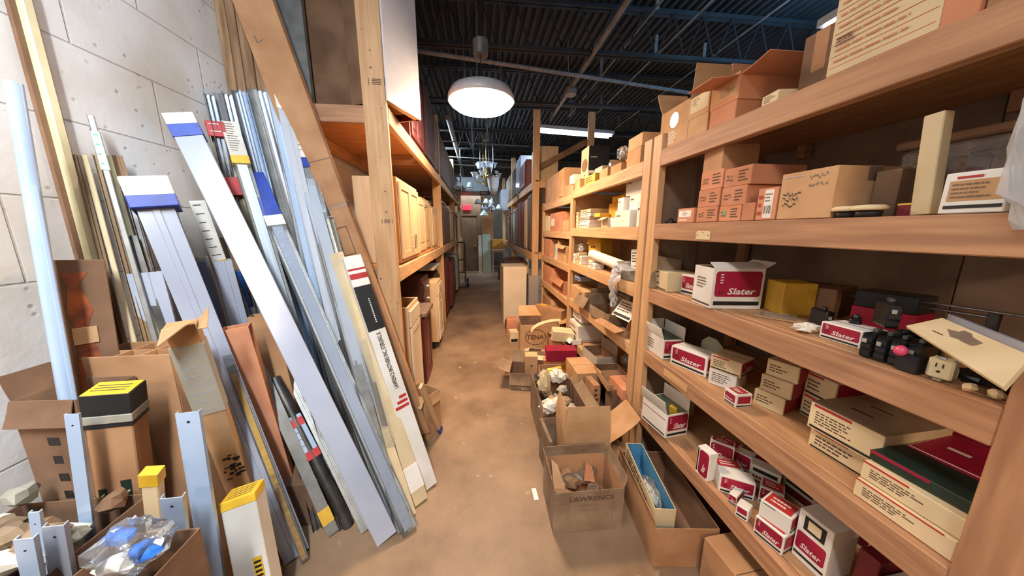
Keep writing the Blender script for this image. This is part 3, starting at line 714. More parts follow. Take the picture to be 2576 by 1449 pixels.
# bright steel tracks in a row against the wall
tops = [(527, 240), (549, 240), (572, 237), (594, 234), (617, 232), (638, 230), (658, 228)]
mt = ['steel', 'alum', 'steel', 'steel', 'bluewhite', 'greymetal', 'alum']
ways = ['leftmost of the row of bright steel tracks against the block wall', 'second bright steel track from the left in the wall row', 'third track of the wall row, shiny with a dark groove',
        'middle track of the steel row against the wall', 'bluish track right of the middle of the wall row', 'dull grey track near the right end of the wall row', 'rightmost plain aluminium track of the wall row']
for i, (T, m_, lb) in enumerate(zip(tops, mt, ways)):
    lean('steel_track', lb, 'track', T, (748+i*26, 1180-i*6), 22, 14, 'track' if i % 2 == 0 else 'channel', m_, .06, face=(.75, -.65, .2), group='bright tracks against the block wall')
lean('blister_pack', 'white plastic track with a pink printed end, right of the steel row', 'pack', (700, 216), (936, 1235), 28, 20, 'channel', 'whitepaint', .06, parts=[('printed_end', 0, .06, 'paper', 7, 'redprint')])
lean('blister_pack', 'greyish white track beside the pink-ended one', 'pack', (682, 222), (905, 1215), 24, 18, 'channel', 'bluewhite', .05)
r, M, L, w, t = lean('blister_pack', 'clear pack with round white printed header and small blue mark beside the long carton', 'pack', (741, 305), (985, 1180), 36, 24, 'blister', 'alum', .10,
    parts=[('printed_header', 0, .10, 'whitecard', 8, 'inkfade'), ('blue_mark', .10, .125, 'blue')])
lean('perforated_strip', 'silver strip with a row of little slots behind the white packs', 'strip', (700, 330), (870, 1190), 15, 6, 'board', 'alum', .16)
lean('blister_pack', 'wide clear wrapped white rail running down between the packs, with pale yellow stickers', 'pack', (768, 420), (1010, 1305), 46, 28, 'blister', 'whitepaint', .20, card='greycard')
lean('blister_pack', 'gold-tinted clear pack just left of the black-labelled carton', 'pack', (826, 545), (1030, 1300), 24, 18, 'blister', 'champagne', .35, card='creamcard')
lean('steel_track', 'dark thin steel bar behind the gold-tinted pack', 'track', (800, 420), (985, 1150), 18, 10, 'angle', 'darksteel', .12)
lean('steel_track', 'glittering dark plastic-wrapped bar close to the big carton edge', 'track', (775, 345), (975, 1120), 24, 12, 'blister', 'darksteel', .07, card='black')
lean('label_strip', 'thin white strip with a red and white tag between the packs', 'strip', (768, 565), (862, 935), 13, 6, 'board', 'whitecard', .24, parts=[('red_tag', .0, .1, 'redprint'), ('red_line', .4, .43, 'redprint')])
r, M, L, w, t = lean('hardware_pack', 'narrow pack with a red header and dark hooks inside', 'pack', (806, 660), (905, 1060), 28, 16, 'blister', 'darksteel', .36, card='black', parts=[('red_header', 0, .07, 'redprint', 2, 'whitecard')])
for q in range(5): MB().tube([(-.006, .0, L*(.78-q*.1)), (0, -.006, L*(.76-q*.1)), (.008, 0, L*(.79-q*.1))], .0025, 'chrome', 6).build('hook', r)
# the long black-labelled white carton and its two neighbours
r, M, L, w, t = lean('track_carton', 'long white carton with black label and red stripes, outermost against the aisle', 'box', (886, 648), (1083, 1232), 44, 20, 'carton', 'whitecard', .74, face=(.62, -.78, .2))
q = MB(); hw = w/2; e = -.0012
q.quad((-hw, e, L*.69), (hw, e, L*.69), (hw, e, L*.875), (-hw, e, L*.875), 'ink')
[q.quad((hw*.15, e*1.6, L*(.72+k*.008)), (hw*.3, e*1.6, L*(.72+k*.008)), (hw*.3, e*1.6, L*(.725+k*.008)), (hw*.15, e*1.6, L*(.725+k*.008)), 'whitecard') for k in range(13)]
q.build('black_label', r); q = MB()
for a in (.905, .94): q.quad((-hw, e, L*a), (hw, e, L*a), (hw, e, L*(a+.022 if a < .92 else a+.008)), (-hw, e, L*(a+.022 if a < .92 else a+.008)), 'redprint')
q.build('red_stripes', r); q = MB()
q.text('LAWRENCE BROTHERS INC, STERLING, IL', (hw*.35, e*1.6, L*.44), (0, 0, 1), (-1, 0, 0), L*.24, w*.3, 'ink', 0, True)
q.build('lettering', r); q = MB()
for i, a in enumerate((.355, .375, .395)): q.quad((-hw*(.9-.4*i), e, L*a), (hw*.8, e, L*a), (hw*.8, e, L*(a+.012)), (-hw*(.9-.4*i), e, L*(a+.012)), 'redprint')
q.build('red_logo', r)
lean('track_carton', 'cream carton with a blank white end label, tucked under the black-labelled carton', 'box', (845, 640), (1062, 1268), 38, 20, 'carton', 'creamcard', .62, parts=[('white_label', .86, .95, 'whitecard')], face=(.62, -.78, .2))
lean('track_carton', 'narrow cream strip box left of the two long cartons at the aisle edge', 'box', (815, 620), (1036, 1305), 28, 20, 'carton', 'creamcard', .52, face=(.62, -.78, .2))
lean('steel_track', 'blue-grey channel lying along the left side of the cream strip box', 'track', (805, 590), (1014, 1340), 26, 18, 'channel', 'greymetal', .42)
# tall flat carton leaning at the rack end
M, L = frame((-.50, 2.13, .012), (1, 0, 0)), 1
z = (V((-1.34, 2.16, 3.35))-V((-.46, 2.13, .02))); Lc = z.length; z.normalize(); yv = V((0, 1, 0)); yv = (yv-z*yv.dot(z)).normalized(); xv = yv.cross(z)
Mc = M4(((xv.x, yv.x, z.x, -.50), (xv.y, yv.y, z.y, 2.10), (xv.z, yv.z, z.z, .06), (0, 0, 0, 1)))
t = thing('long_flat_carton', 'very long flat brown taped carton leaning at the end of the left rack', 'box', Mc)
m = MB(); m.box((-.105, 0, 0), (.105, .05, Lc), 'kraft', .003)
for a, b, c, d in ((-.035, .055, 1.42, 1.425), (-.035, .055, 1.60, 1.605)): m.quad((a, -.0008, c), (b, -.0008, c), (b, -.0008, d), (a, -.0008, d), 'inkbrown')
for a in (-.035, .05): m.quad((a, -.0008, 1.42), (a+.005, -.0008, 1.42), (a+.005, -.0008, 1.605), (a, -.0008, 1.605), 'inkbrown')
m.quad((-.105, -.0008, 2.02), (.105, -.0008, 2.02), (.105, -.0008, 2.026), (-.105, -.0008, 2.026), 'inkfade'); m.quad((-.06, -.001, 2.70), (-.05, -.001, 2.70), (-.055, -.001, 2.74), (-.065, -.001, 2.74), 'inkfade'); m.quad((-.045, -.001, 2.70), (-.02, -.001, 2.71), (-.02, -.001, 2.715), (-.045, -.001, 2.705), 'inkfade')
m.quad((-.105, -.0008, 3.0), (.08, -.0008, 3.0), (.06, -.0008, 3.1), (-.105, -.0008, 3.12), 'rust')
m.build('carton_body', t); m = MB(); m.box((-.107, -.002, 1.72), (.107, .052, 1.75), 'clear', .0005); m.build('tape_band', t)
# brown mouldings and bars further left
mo = [((192, 396), 22, 'track', 'bronzewood_z', 'leftmost bronze-brown bar of the group by the wall batten'), ((214, 398), 15, 'board', 'creamcard', 'cream strip standing second in the bronze-brown bar group'),
      ((246, 396), 24, 'track', 'bronzewood_z', 'wide bronze-brown grooved bar, third of the group by the wall batten'), ((274, 398), 14, 'board', 'beigeplast', 'pale narrow strip in the middle of the bronze bar group'),
      ((296, 399), 26, 'channel', 'studwood_z', 'reddish-brown bar at the right of the bronze group')]
for i, (T, wp, kd, m_, lb) in enumerate(mo):
    lean('door_bar', lb, 'bar', T, (470+i*32, 1490-i*12), wp, 12, kd, m_, .03+.008*(i % 2), face=(.7, -.7, .2), group='bars leaning beside the wall batten')
lean('door_bar', 'tallest thin bar of the left group with a pale green label below its tip', 'bar', (228, 296), (560, 1450), 16, 10, 'board', 'greymetal', .05, parts=[('green_label', .03, .10, 'lightgreen', 4, 'greenlabel')])
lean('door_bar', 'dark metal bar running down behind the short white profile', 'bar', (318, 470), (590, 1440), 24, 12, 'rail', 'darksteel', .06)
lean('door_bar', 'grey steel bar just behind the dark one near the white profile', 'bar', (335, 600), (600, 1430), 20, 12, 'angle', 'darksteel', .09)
lean('folded_profile', 'short white folded metal profile standing in the divided carton', 'metal profile', (365, 693), (560, 1400), 82, 34, 'channel', 'whitegloss', .12, face=(.6, -.8, .1))
lean('pale_tube', 'pale blue-white plastic tube leaning nearest the left edge by the wall', 'tube', (36, 215), (262, 1560), 50, 50, 'tube', 'bluewhite', .16, face=(.8, -.6, .2))
lean('pale_tube', 'thin pale strip alongside the pale blue-white tube', 'strip', (92, 480), (290, 1560), 14, 16, 'board', 'bluewhite', .17, face=(.8, -.6, .2))
# short white and blue packs in the middle
lean('blister_pack', 'short clear pack with a blue base and white top in the middle of the pile', 'pack', (500, 655), (650, 1180), 44, 26, 'blister', 'blueplast', .14, card='greycard')
lean('folded_profile', 'short white channel with square end beside the short blue-based pack', 'metal profile', (560, 662), (705, 1180), 42, 26, 'channel', 'whitegloss', .16)
lean('blue_tube', 'shiny blue plastic-wrapped roll half hidden behind the long white box', 'roll', (592, 690), (720, 1080), 32, 26, 'tube', 'blueplast', .08, parts=[('white_end_band', .17, .24, 'whitecard')])
lean('paper_tube', 'worn brown cardboard tube with a white tip against the wall', 'tube', (545, 600), (640, 860), 34, 30, 'tube', 'greycard', .06, xb=-1.40)
# open kraft sleeves standing in front
lean('kraft_sleeve', 'orange-brown open carton sleeve, front one of the pair in the pile', 'box', (590, 833), (735, 1300), 66, 40, 'carton_open', 'kraftred', .36, face=(.35, -.9, .3))
lean('kraft_sleeve', 'taller light brown open carton sleeve right of the orange-brown one', 'box', (657, 800), (765, 1240), 66, 40, 'carton_open', 'kraft', .32, face=(.2, -.95, .3))
lean('kraft_sleeve', 'small brown carton sleeve peeking out right of the long white box', 'box', (722, 775), (805, 1080), 42, 26, 'carton_open', 'kraft2', .22, face=(.2, -.95, .3))
r, M, L, w, t = lean('kraft_sleeve', 'brown long carton with torn top and handwritten marks, left of the wrapped white track', 'box', (452, 830), (662, 1400), 74, 46, 'carton', 'kraft2', .46, face=(.45, -.85, .3), parts=[('tape_patch', .06, .30, 'greycard', 8, 'whitegloss')])
q = MB(); rnd = random.Random(2)
for k in range(26):
    a = rnd.uniform(-w*.3, w*.3); b = L*.42+rnd.uniform(0, L*.10); q.box((a, -.0018, b), (a+rnd.uniform(.004, .022), -.001, b+rnd.uniform(.003, .012)), 'ink', .0003)
q.build('handwriting', r)
q = MB(); q.slab((-w*.5, 0, L), (w*.45, 0, L+.01), (w*.4, -.07, L+.03), (-w*.45, -.09, L-.02), .003, 'kraft2'); q.build('flap', r)
q = MB(); q.slab((w*.5, 0, L-.02), (w*.5, t, L), (w*.9, t, L+.04), (w*.8, 0, L-.02), .003, 'kraft2'); q.build('flap', r)
# lower front: bars crossing low
lean('steel_angle', 'flat grey steel angle running low towards the floor with a yellow sticker end', 'bar', (655, 960), (845, 1385), 32, 16, 'angle', 'greymetal', .30, parts=[('yellow_sticker', .86, .94, 'yellowcard')], xb=-.80, zb=0)
r, M, L, w, t = lean('clear_tube', 'clear plastic tube with a red and white printed label low in the pile', 'tube', (690, 955), (880, 1330), 36, 30, 'tube', 'darksteel', .36, parts=[('white_label', .26, .52, 'bluewhite', 6, 'inkfade'), ('red_band', .28, .33, 'redprint'), ('red_band', .49, .54, 'redprint')])
lean('steel_track', 'grey bar between the labelled clear tube and the long white box', 'track', (705, 900), (920, 1340), 24, 14, 'channel', 'greymetal', .30)
lean('steel_track', 'dull white rail just right of the long white box, wrapped in clear film', 'track', (760, 700), (1000, 1330), 30, 18, 'blister', 'alum', .22, card='greycard')
lean('steel_track', 'grey channel at the foot of the pile behind the yellow-topped box', 'track', (625, 900), (735, 1300), 24, 14, 'channel', 'greymetal', .36)
lean('clear_pack', 'clear pack ending at the floor with a cream end cap, lowest beside the aisle', 'pack', (880, 900), (1030, 1335), 26, 20, 'blister', 'alum', .66, card='greycard', parts=[('end_cap', .93, 1, 'creamcard')])
lean('steel_track', 'added dark steel rail for shade between the grey channel and the labelled clear tube', 'track', (690, 700), (865, 1335), 22, 14, 'rail', 'darksteel', .20)  # this and the next dark bars are added to deepen the pile's shaded gaps
lean('steel_track', 'added dark track for shade left of the labelled clear tube', 'track', (650, 720), (800, 1340), 24, 14, 'track', 'darksteel', .18)
lean('steel_track', 'added narrow black bar for shade close behind the long white box near its foot', 'track', (735, 620), (945, 1345), 16, 12, 'board', 'black', .17)
lean('steel_track', 'added dull grey-brown rail in the shaded gap right of the long white box', 'track', (745, 640), (965, 1260), 22, 14, 'rail', 'bronzewood_z', .13)
lean('steel_track', 'added dark wrapped bar for shade under the wide clear wrapped white rail', 'track', (790, 560), (1000, 1310), 20, 14, 'blister', 'darksteel', .16, card='black')
lean('steel_track', 'added thin black bar for shade left of the cream strip box', 'track', (800, 700), (1022, 1342), 12, 12, 'board', 'black', .40)
closed('dark_carton', 'added dark carton for shade on the floor under the leaning tracks', 'box', turn((-1.40, 1.50, .001), 0), .50, .55, .26, 'kraftdark')  # added dark box standing in for the shade beneath the pile
# divided carton standing by the wall
a = P(184, 884, y=1.16); b = P(428, 908, y=1.16); W_ = b.x-a.x; zt = (a.z+b.z)/2
t = thing('divided_carton', 'large brown carton with cardboard dividers standing open against the block wall', 'box', turn((a.x, 1.16, 0), 0))
m = MB(); th = .006; D_ = .15
m.box((0, 0, 0), (W_, th, zt), 'kraft'); m.box((0, D_, 0), (W_, D_+th, zt), 'kraft'); m.box((0, th, 0), (th, D_, zt), 'kraft'); m.box((W_-th, th, 0), (W_, D_, zt), 'kraft'); m.box((th, th, 0), (W_-th, D_, .005), 'kraftdark'); m.build('carton_body', t)
for u in (.34, .62): MB().box((W_*u, th, .2), (W_*u+.005, D_, zt-.004), 'kraft').build('divider', t)
MB().box((th, D_*.5, .2), (W_-th, D_*.5+.005, zt-.006), 'kraft').build('divider', t)
a = P(305, 858, y=1.42)
opened('small_carton', 'small open brown carton just behind the divided carton', 'box', turn((a.x, 1.38, 0), 0), .20, .14, a.z, 'kraftdark')
# rust-stained carton
M, L, k = lean_M((205, 662), (330, 1400), .11, 0, (.85, -.5, .15)); wq = 118*k
t = thing('stained_carton', 'tall brown corrugated carton with a big orange rust stain, against the wall batten', 'box', M); m = MB(); m.box((-wq/2, 0, 0), (wq/2, .05, L), 'kraftdark', .003); m.build('carton_body', t)
m = MB(); rnd = random.Random(8); n = 22; lo = []; hi = []
for i in range(n+1): z = L*.30+L*.67*i/n; lo.append((-wq*.46+rnd.uniform(0, .012), -.0012, z)); hi.append((wq*(-.02+.06*math.sin(i*.55))+rnd.uniform(-.018, .018), -.0012, z))
m.add(lo+hi, [(i, n+1+i, n+2+i, i+1) for i in range(n)], 'rust'); m.build('rust_stain', t)
m = MB(); m.box((-wq*.4, -.004, L*.8), (wq*.1, 0, L*.84), 'kraft2'); m.build('tape_patch', t)
# black and yellow topped long carton in the left foreground
r, M, L, w, t = lean('track_carton', 'brown long carton with a yellow top and black striped end, left foreground', 'box', (266, 1005), (352, 1640), 112, 84, 'carton', 'kraft', .36, face=(.35, -.9, .35), parts=[('black_sleeve', .0, .10, 'ink')])
q = MB(); q.box((-w/2, -.001, L+.003), (w/2, t, L+.007), 'yellow'); [q.quad((-w*.4, t*(.25+.2*k), L+.0076), (w*.35, t*(.25+.2*k), L+.0076), (w*.35, t*(.31+.2*k), L+.0076), (-w*.4, t*(.31+.2*k), L+.0076), 'inkbrown') for k in range(3)]; q.build('yellow_end', r)
q = MB(); q.box((-w/2-.004, -.005, L*.915), (w/2+.004, t+.004, L*.94), 'greycard'); q.build('grey_stripe', r)
q = MB(); rnd = random.Random(4)
for u, v, ww, hh, mm_ in ((-.42, .50, .18, .2, 'darkgreen'), (.08, .50, .24, .22, 'darkgreen')):
    q = MB()
    q.quad((w*u, -.0015, L*v), (w*(u+ww), -.0015, L*v), (w*(u+ww), -.0015, L*(v+hh)), (w*u, -.0015, L*(v+hh)), mm_)
    for k in range(6): q.quad((w*(u+.04), -.002, L*(v+.02+k*.03)), (w*(u+ww-.04), -.002, L*(v+.03+k*.03)), (w*(u+ww-.04), -.002, L*(v+.036+k*.03)), (w*(u+.04), -.002, L*(v+.026+k*.03)), 'creamcard')
    q.build('printed_mark', r)
# yellow topped white box low in front
r, M, L, w, t = lean('hardware_box', 'white box with an orange-yellow end standing low in front of the pile', 'box', (598, 1262), (672, 1640), 92, 90, 'carton', 'whitecard', .56, face=(.25, -.85, .5), parts=[])
q = MB(); q.box((-w/2-.001, -.002, L-.03), (w/2+.001, t+.001, L+.003), 'yellow'); 
for k in range(5): q.quad((-w*.4, t*(.15+.16*k), L+.0035), (w*.35, t*(.15+.16*k), L+.0035), (w*.35, t*(.2+.16*k), L+.0035), (-w*.4, t*(.2+.16*k), L+.0035), 'inkbrown')
q.build('yellow_end', r); q = MB(); q.quad((w*.1, -.003, L*.45), (w*.36, -.003, L*.45), (w*.36, -.003, L*.6), (w*.1, -.003, L*.6), 'yellow'); [q.quad((w*.13, -.0035, L*(.47+.03*k)), (w*.33, -.0035, L*(.47+.03*k)), (w*.33, -.0035, L*(.485+.03*k)), (w*.13, -.0035, L*(.485+.03*k)), 'ink') for k in range(4)]; q.build('printed_label', r)
lean('pale_channel', 'pale blue-white plastic channel standing upright in the left foreground', 'channel', (472, 1046), (562, 1620), 56, 26, 'flatchannel', 'bluewhite', .52, face=(.25, -.95, .2))
lean('white_strip', 'narrow grey-white strip stuck in the left foreground carton', 'strip', (182, 1052), (200, 1560), 34, 14, 'flatchannel', 'bluewhite', .36, face=(.25, -.95, .2))
lean('tape_wrapped_bar', 'brown bar with torn pale tape at its tip beside the divided carton', 'bar', (432, 880), (520, 1500), 30, 16, 'board', 'kraft2', .22, parts=[('tape_tip', .05, .2, 'bluewhite')], face=(.4, -.9, .2))
lean('small_box', 'small cream box with a yellow top among the left foreground junk', 'box', (375, 1205), (420, 1640), 40, 30, 'carton', 'creamcard', .50, face=(.3, -.9, .3), parts=[('yellow_top', 0, .05, 'yellow')])
lean('white_channel', 'short white channel with torn clear bag beside it, left foreground', 'channel', (432, 1262), (478, 1640), 52, 30, 'flatchannel', 'bluewhite', .56, face=(.3, -.9, .3))
lean('white_channel', 'bright blue-white channel end nearest the lower left corner', 'channel', (62, 1368), (70, 1800), 46, 30, 'flatchannel', 'bluewhite', .46, face=(.3, -.9, .3))
lean('white_channel', 'second white channel end near the lower left corner, right of the brightest one', 'channel', (136, 1335), (190, 1800), 50, 30, 'flatchannel', 'whitegloss', .46, face=(.3, -.9, .3))
lean('white_channel', 'thin bluish channel behind the two lower left channel ends', 'channel', (88, 1300), (110, 1800), 26, 20, 'flatchannel', 'bluewhite', .42, face=(.3, -.9, .3))
# open box at far left
a = P(82, 1000, x=-1.40)
opened('junk_carton', 'worn brown carton with uneven rim under the pale blue-white tube', 'box', frame((-1.44, a.y-.02, 0), (.9, -.05, 0)), .19, .16, a.z, 'kraftdark', [('front', 'lines', 'ink', .4, .6, .6, .9, 5)], {'front': 160, 'left': 10})
# crumpled paper and plastic heap in the lower left corner
a = P(60, 1230, x=-1.2)
opened('scrap_carton', 'dark brown carton full of crumpled paper in the lower left corner', 'box', turn((-1.44, .56, 0), 0), .36, .40, .76, 'kraftdark', inside='kraftdark')
m = MB(); rnd = random.Random(12)
for k in range(38): m.crumple((-1.44+.05+rnd.uniform(0, .26), .60+rnd.uniform(0, .32), .76+rnd.uniform(-.03, .07)), (rnd.uniform(.03, .06), .04, .03), rnd.choice(['kraftgrey', 'styro', 'kraftdark', 'greycard']), k, 8)
tag(m.build('crumpled_paper'), 'heap of crumpled brown and grey packing paper in the lower left corner', 'packing paper', None, 'stuff')
c = P(330, 1372, x=-.86)
t = thing('plastic_bag', 'clear plastic bag with bright blue parts in the left foreground', 'plastic bag', turn(tuple(c)))
MB().crumple((0, 0, 0), (.075, .06, .06), 'clear', 5, 14).build('bag_film', t)
MB().crumple((.03, .0, -.015), (.035, .03, .02), 'blueplast', 3, 10, .2).build('blue_part', t); MB().crumple((-.03, .01, .02), (.035, .02, .018), 'blueplast', 4, 10, .2).build('blue_part', t); MB().crumple((-.01, -.02, -.03), (.05, .03, .02), 'whitecard', 6, 10, .2).build('white_part', t)
t = c+V((.01, .06, -.09))
opened('scrap_carton', 'brown carton under the clear bag with blue parts, left foreground', 'box', turn((-1.0, c.y-.08, 0), 0), .20, .18, c.z-.07, 'kraftdark', inside='kraftdark')
# short hanging bag behind: yellowed stickers on packs
# empty carton and level on the aisle floor at the rack end
O_('floor_carton', 'open brown carton standing on the floor at the foot of the long flat carton', (1024, 1090), (1076, 1112), 985, .16, 0, 'kraft2', flaps={'front': 150, 'right': 165})
M, L, k = lean_M((1062, 975), (1112, 1088), .95, 0, (.9, -.4, .2)); t = thing('spirit_level', 'cream bar with a dark blue end lying against the floor carton', 'bar', M)
MB().box((-.022, 0, 0), (.022, .02, L), 'paleoak').build('bar_body', t); MB().box((-.024, -.002, 0), (.024, .022, .06), 'blue').build('blue_end', t)

# ------------------------------------------------------------------ kitchen cabinets in the left rack
def cabinet(name, label, M, w, d, h, mat, doors=1, drawer=0, knob=None, handle=None, open_top=False, toe=0, counter=None, doormat=None, raised=True, group=None):
    """front face on local y=0, doors proud of it"""
    t = thing(name, label, 'cabinet', M, group); m = MB(); th = .016
    if open_top:
        m.box((0, .018, toe), (th, d, h), mat); m.box((w-th, .018, toe), (w, d, h), mat); m.box((th, d-th, toe), (w-th, d, h), mat); m.box((th, .018, toe), (w-th, d-th, toe+th), mat)
        m.box((0, 0, h-.045), (w, .018, h), mat); m.box((0, 0, toe), (.035, .018, h-.045), mat); m.box((w-.035, 0, toe), (w, .018, h-.045), mat); m.box((.035, 0, toe), (w-.035, .018, toe+.04), mat)
    else: m.box((0, 0, toe), (w, d, h), mat, .003)
    if toe: m.box((.01, .06, 0), (w-.01, d, toe), 'ink')
    m.build('cabinet_body', t); dm = doormat or mat
    hd = drawer*.15; z0 = toe+.03; z1 = h-.03-(hd+.012 if drawer else 0)
    for i in range(doors):
        x0 = .02+(w-.04)*i/doors+.002; x1 = .02+(w-.04)*(i+1)/doors-.002; fr = min(.055, (x1-x0)*.25); q = MB()
        q.box((x0, -.018, z0), (x0+fr, -.001, z1), dm, .002); q.box((x1-fr, -.018, z0), (x1, -.001, z1), dm, .002)
        q.box((x0+fr, -.018, z0), (x1-fr, -.001, z0+fr), dm, .002); q.box((x0+fr, -.018, z1-fr), (x1-fr, -.001, z1), dm, .002)
        q.box((x0+fr, -.010 if not raised else -.012, z0+fr), (x1-fr, -.001, z1-fr), dm, .002)
        if raised: q.box((x0+fr*1.6, -.017, z0+fr*1.6), (x1-fr*1.6, -.011, z1-fr*1.6), dm, .005)
        o = q.build('door', t)
        hx = x1-.03 if (i == 0 and doors > 1) or doors == 1 else x0+.03
        if handle:
            zz = z0+.06 if handle == 'low' else z1-.18; q = MB(); q.cyl((hx, -.045, zz), (hx, -.045, zz+.13), .005, 'chrome', 8); q.cyl((hx, -.018, zz+.015), (hx, -.045, zz+.015), .004, 'chrome', 6); q.cyl((hx, -.018, zz+.115), (hx, -.045, zz+.115), .004, 'chrome', 6); q.build('handle', o)
        if knob: q = MB(); q.cyl((hx, -.018, z1-.06), (hx, -.03, z1-.06), .006, knob, 8, .006); q.cyl((hx, -.03, z1-.06), (hx, -.045, z1-.06), .017, knob, 12, .013); q.build('knob', o)
    for k in range(drawer):
        z = h-.03-.15*(k+1); q = MB(); q.box((.02, -.018, z), (w-.02, -.001, z+.142), dm, .003); q.box((.05, -.022, z+.03), (w-.05, -.017, z+.112), dm, .003) if raised else None; o = q.build('drawer', t)
        if knob: q = MB(); q.cyl((w/2, -.018, z+.07), (w/2, -.045, z+.07), .015, knob, 12, .012); q.build('knob', o)
    if counter: MB().box((-.02, -.05, h), (w+.02, d, h+.045), counter, .006).build('countertop', t)
    return t
FL = (0, 1, 0)                                             # fronts face the aisle (+x): local x runs away along +y
def LC(y, z, x=LX, rot=0): return frame((x, y, z), (math.sin(math.radians(rot)), math.cos(math.radians(rot)), 0))
# (local y must point to -x)
ZL = 1.34
cabinet('wall_cabinet', 'light maple two-door cabinet with bar handles, nearest on the left rack shelf', LC(2.50, ZL, -.62), .78, .32, .66, 'maple', 2, handle='low', raised=False)
cabinet('wall_cabinet', 'second light maple cabinet behind the nearest one, narrow with dark knobs', LC(3.34, ZL, -.66), .55, .34, .62, 'maple', 1, knob='darksteel', handle=None)
cabinet('wall_cabinet', 'tan cabinet standing deep behind the two maple cabinets', LC(3.95, ZL, -.70), .6, .4, .66, 'paleoak', 1)
cabinet('wall_cabinet', 'pale oak two-door cabinet just short of the second rack post', LC(4.58, ZL, -.68), .55, .4, .6, 'paleoak', 2)
yy = 5.32
for i, (w_, m_, lb, h_) in enumerate([(.8, 'walnut', 'dull brown cabinet with arched panels right after the second rack post', .72), (.7, 'walnut', 'brown cabinet second after the second rack post', .7), (.8, 'paleoak', 'grey-brown cabinet before the third rack post', .74), (.8, 'walnut', 'dark cabinet far along the left rack shelf', .7), (.9, 'walnut', 'farthest brown cabinet on the left rack shelf', .72)]):
    cabinet('wall_cabinet', lb, LC(yy, ZL, -.64), w_, .35, h_, m_, 2, knob='darksteel'); yy += w_+.06
closed('thin_board', 'thin stack of boards lying on the cabinets after the second rack post', 'board', LC(5.5, ZL+.725, -.62), .7, .3, .03, 'greycard')
# upper level
ZU = 2.45
t = thing('tilted_cabinet', 'cabinet with a glossy white end jutting into the aisle above, open underneath', 'cabinet', frame((-.59, 2.31, 2.455), (.14, .34, 0), None) @ M4.Rotation(math.radians(0), 4, 'Y'))
m = MB(); m.box((0, 0, 0), (.40, .012, 1.2), 'jutwhite', .001); m.build('white_side', t)
m = MB(); m.box((0, .013, .0), (.018, .30, 1.2), 'kraftdark'); m.box((.382, .013, .0), (.40, .30, 1.2), 'cherry'); m.box((.019, .288, 0), (.381, .30, 1.2), 'kraftdark'); m.box((.019, .013, .05), (.381, .287, .065), 'ply'); m.build('carcass', t)
m = MB(); m.box((0, .013, -.0), (.40, .05, .02), 'maple'); m.box((0, .20, 0), (.40, .24, .02), 'maple'); m.build('bottom_rails', t)
yy = 3.15
for i, (w_, m_, lb, h_) in enumerate([(.7, 'cherry', 'dark red-brown cabinet next behind the jutting white-sided one on top', .75), (.8, 'darkwood', 'near-black cabinet on the upper level before the second post', .85), (.75, 'walnut', 'dark panelled cabinet at the second post on the upper level', .8), (.8, 'walnut', 'grey-brown upper cabinet with panelled doors after the second post', .72), (.8, 'walnut', 'second grey-brown upper cabinet after the second post', .72), (.8, 'walnut', 'third grey-brown upper cabinet after the second post', .7), (.9, 'darkwood', 'dark upper cabinet near the third rack post', .7), (.9, 'walnut', 'farthest upper cabinet on the left rack', .66)]):
    cabinet('wall_cabinet', lb, LC(yy, ZU, -.62), w_, .38, h_, m_, 2, knob=None); yy += w_+(.34 if i == 2 and False else .05)
closed('dark_carton', 'large dark brown panel-sided crate on top of the rack end behind the front post', 'crate', turn((-1.36, 2.50, ZU), 0), .66, .5, 1.15, 'kraftdark', slot=False)
closed('pale_board', 'tall grey-blue sheet standing beside the dark crate on the rack', 'board', turn((-1.42, 2.42, ZU), 0), .30, .04, 1.3, 'greymetal', slot=False)
# floor cabinets
cabinet('base_cabinet', 'open-topped maple base cabinet with white doors, nearest on the floor', LC(2.52, .0, -.60), .42, .42, .96, 'maple', 1, 1, open_top=True, doormat='creampaint', raised=False)
cabinet('base_cabinet', 'small dark base cabinet with a speckled stone-look top', LC(3.0, .0, -.585), .42, .45, .74, 'cherry', 1, 0, counter='granite')
cabinet('base_cabinet', 'dark brown base cabinet with pale knobs behind the stone-topped one', LC(3.48, .0, -.66), .45, .55, 1.04, 'darkwood', 1, 2, knob='whitecard')
cabinet('base_cabinet', 'honey maple base cabinet with cream panels set out into the aisle', LC(3.98, .0, -.56), .42, .5, .92, 'maple', 1, 1, toe=.1, doormat='creampaint')
closed('marble_slab', 'pale veined slab lying on the dark base cabinet', 'slab', LC(4.2, 1.05, -.62), .7, .5, .03, 'greycard', slot=False)
cabinet('base_cabinet', 'dark cabinet carcass behind the honey maple one', LC(4.46, .0, -.66), .5, .5, .95, 'darkwood', 1, 1)
cabinet('tall_panel_cabinet', 'dark red-brown tall panel cabinet beyond the second post on the floor', LC(5.32, .0, -.60), .6, .5, 1.1, 'cherry', 1, 0, toe=.1)
cabinet('base_cabinet', 'red-brown cabinet second beyond the second post on the floor', LC(6.0, .0, -.56), .6, .5, .98, 'cherry', 1, 1, toe=.1)
cabinet('base_cabinet', 'near-black floor cabinet further along the left', LC(6.75, .0, -.60), .7, .5, .95, 'darkwood', 1, 1, toe=.1)
cabinet('base_cabinet', 'grey-sided floor cabinet towards the exit door', LC(7.6, .0, -.56), .7, .5, .98, 'greypaint', 1, 1, toe=.1)
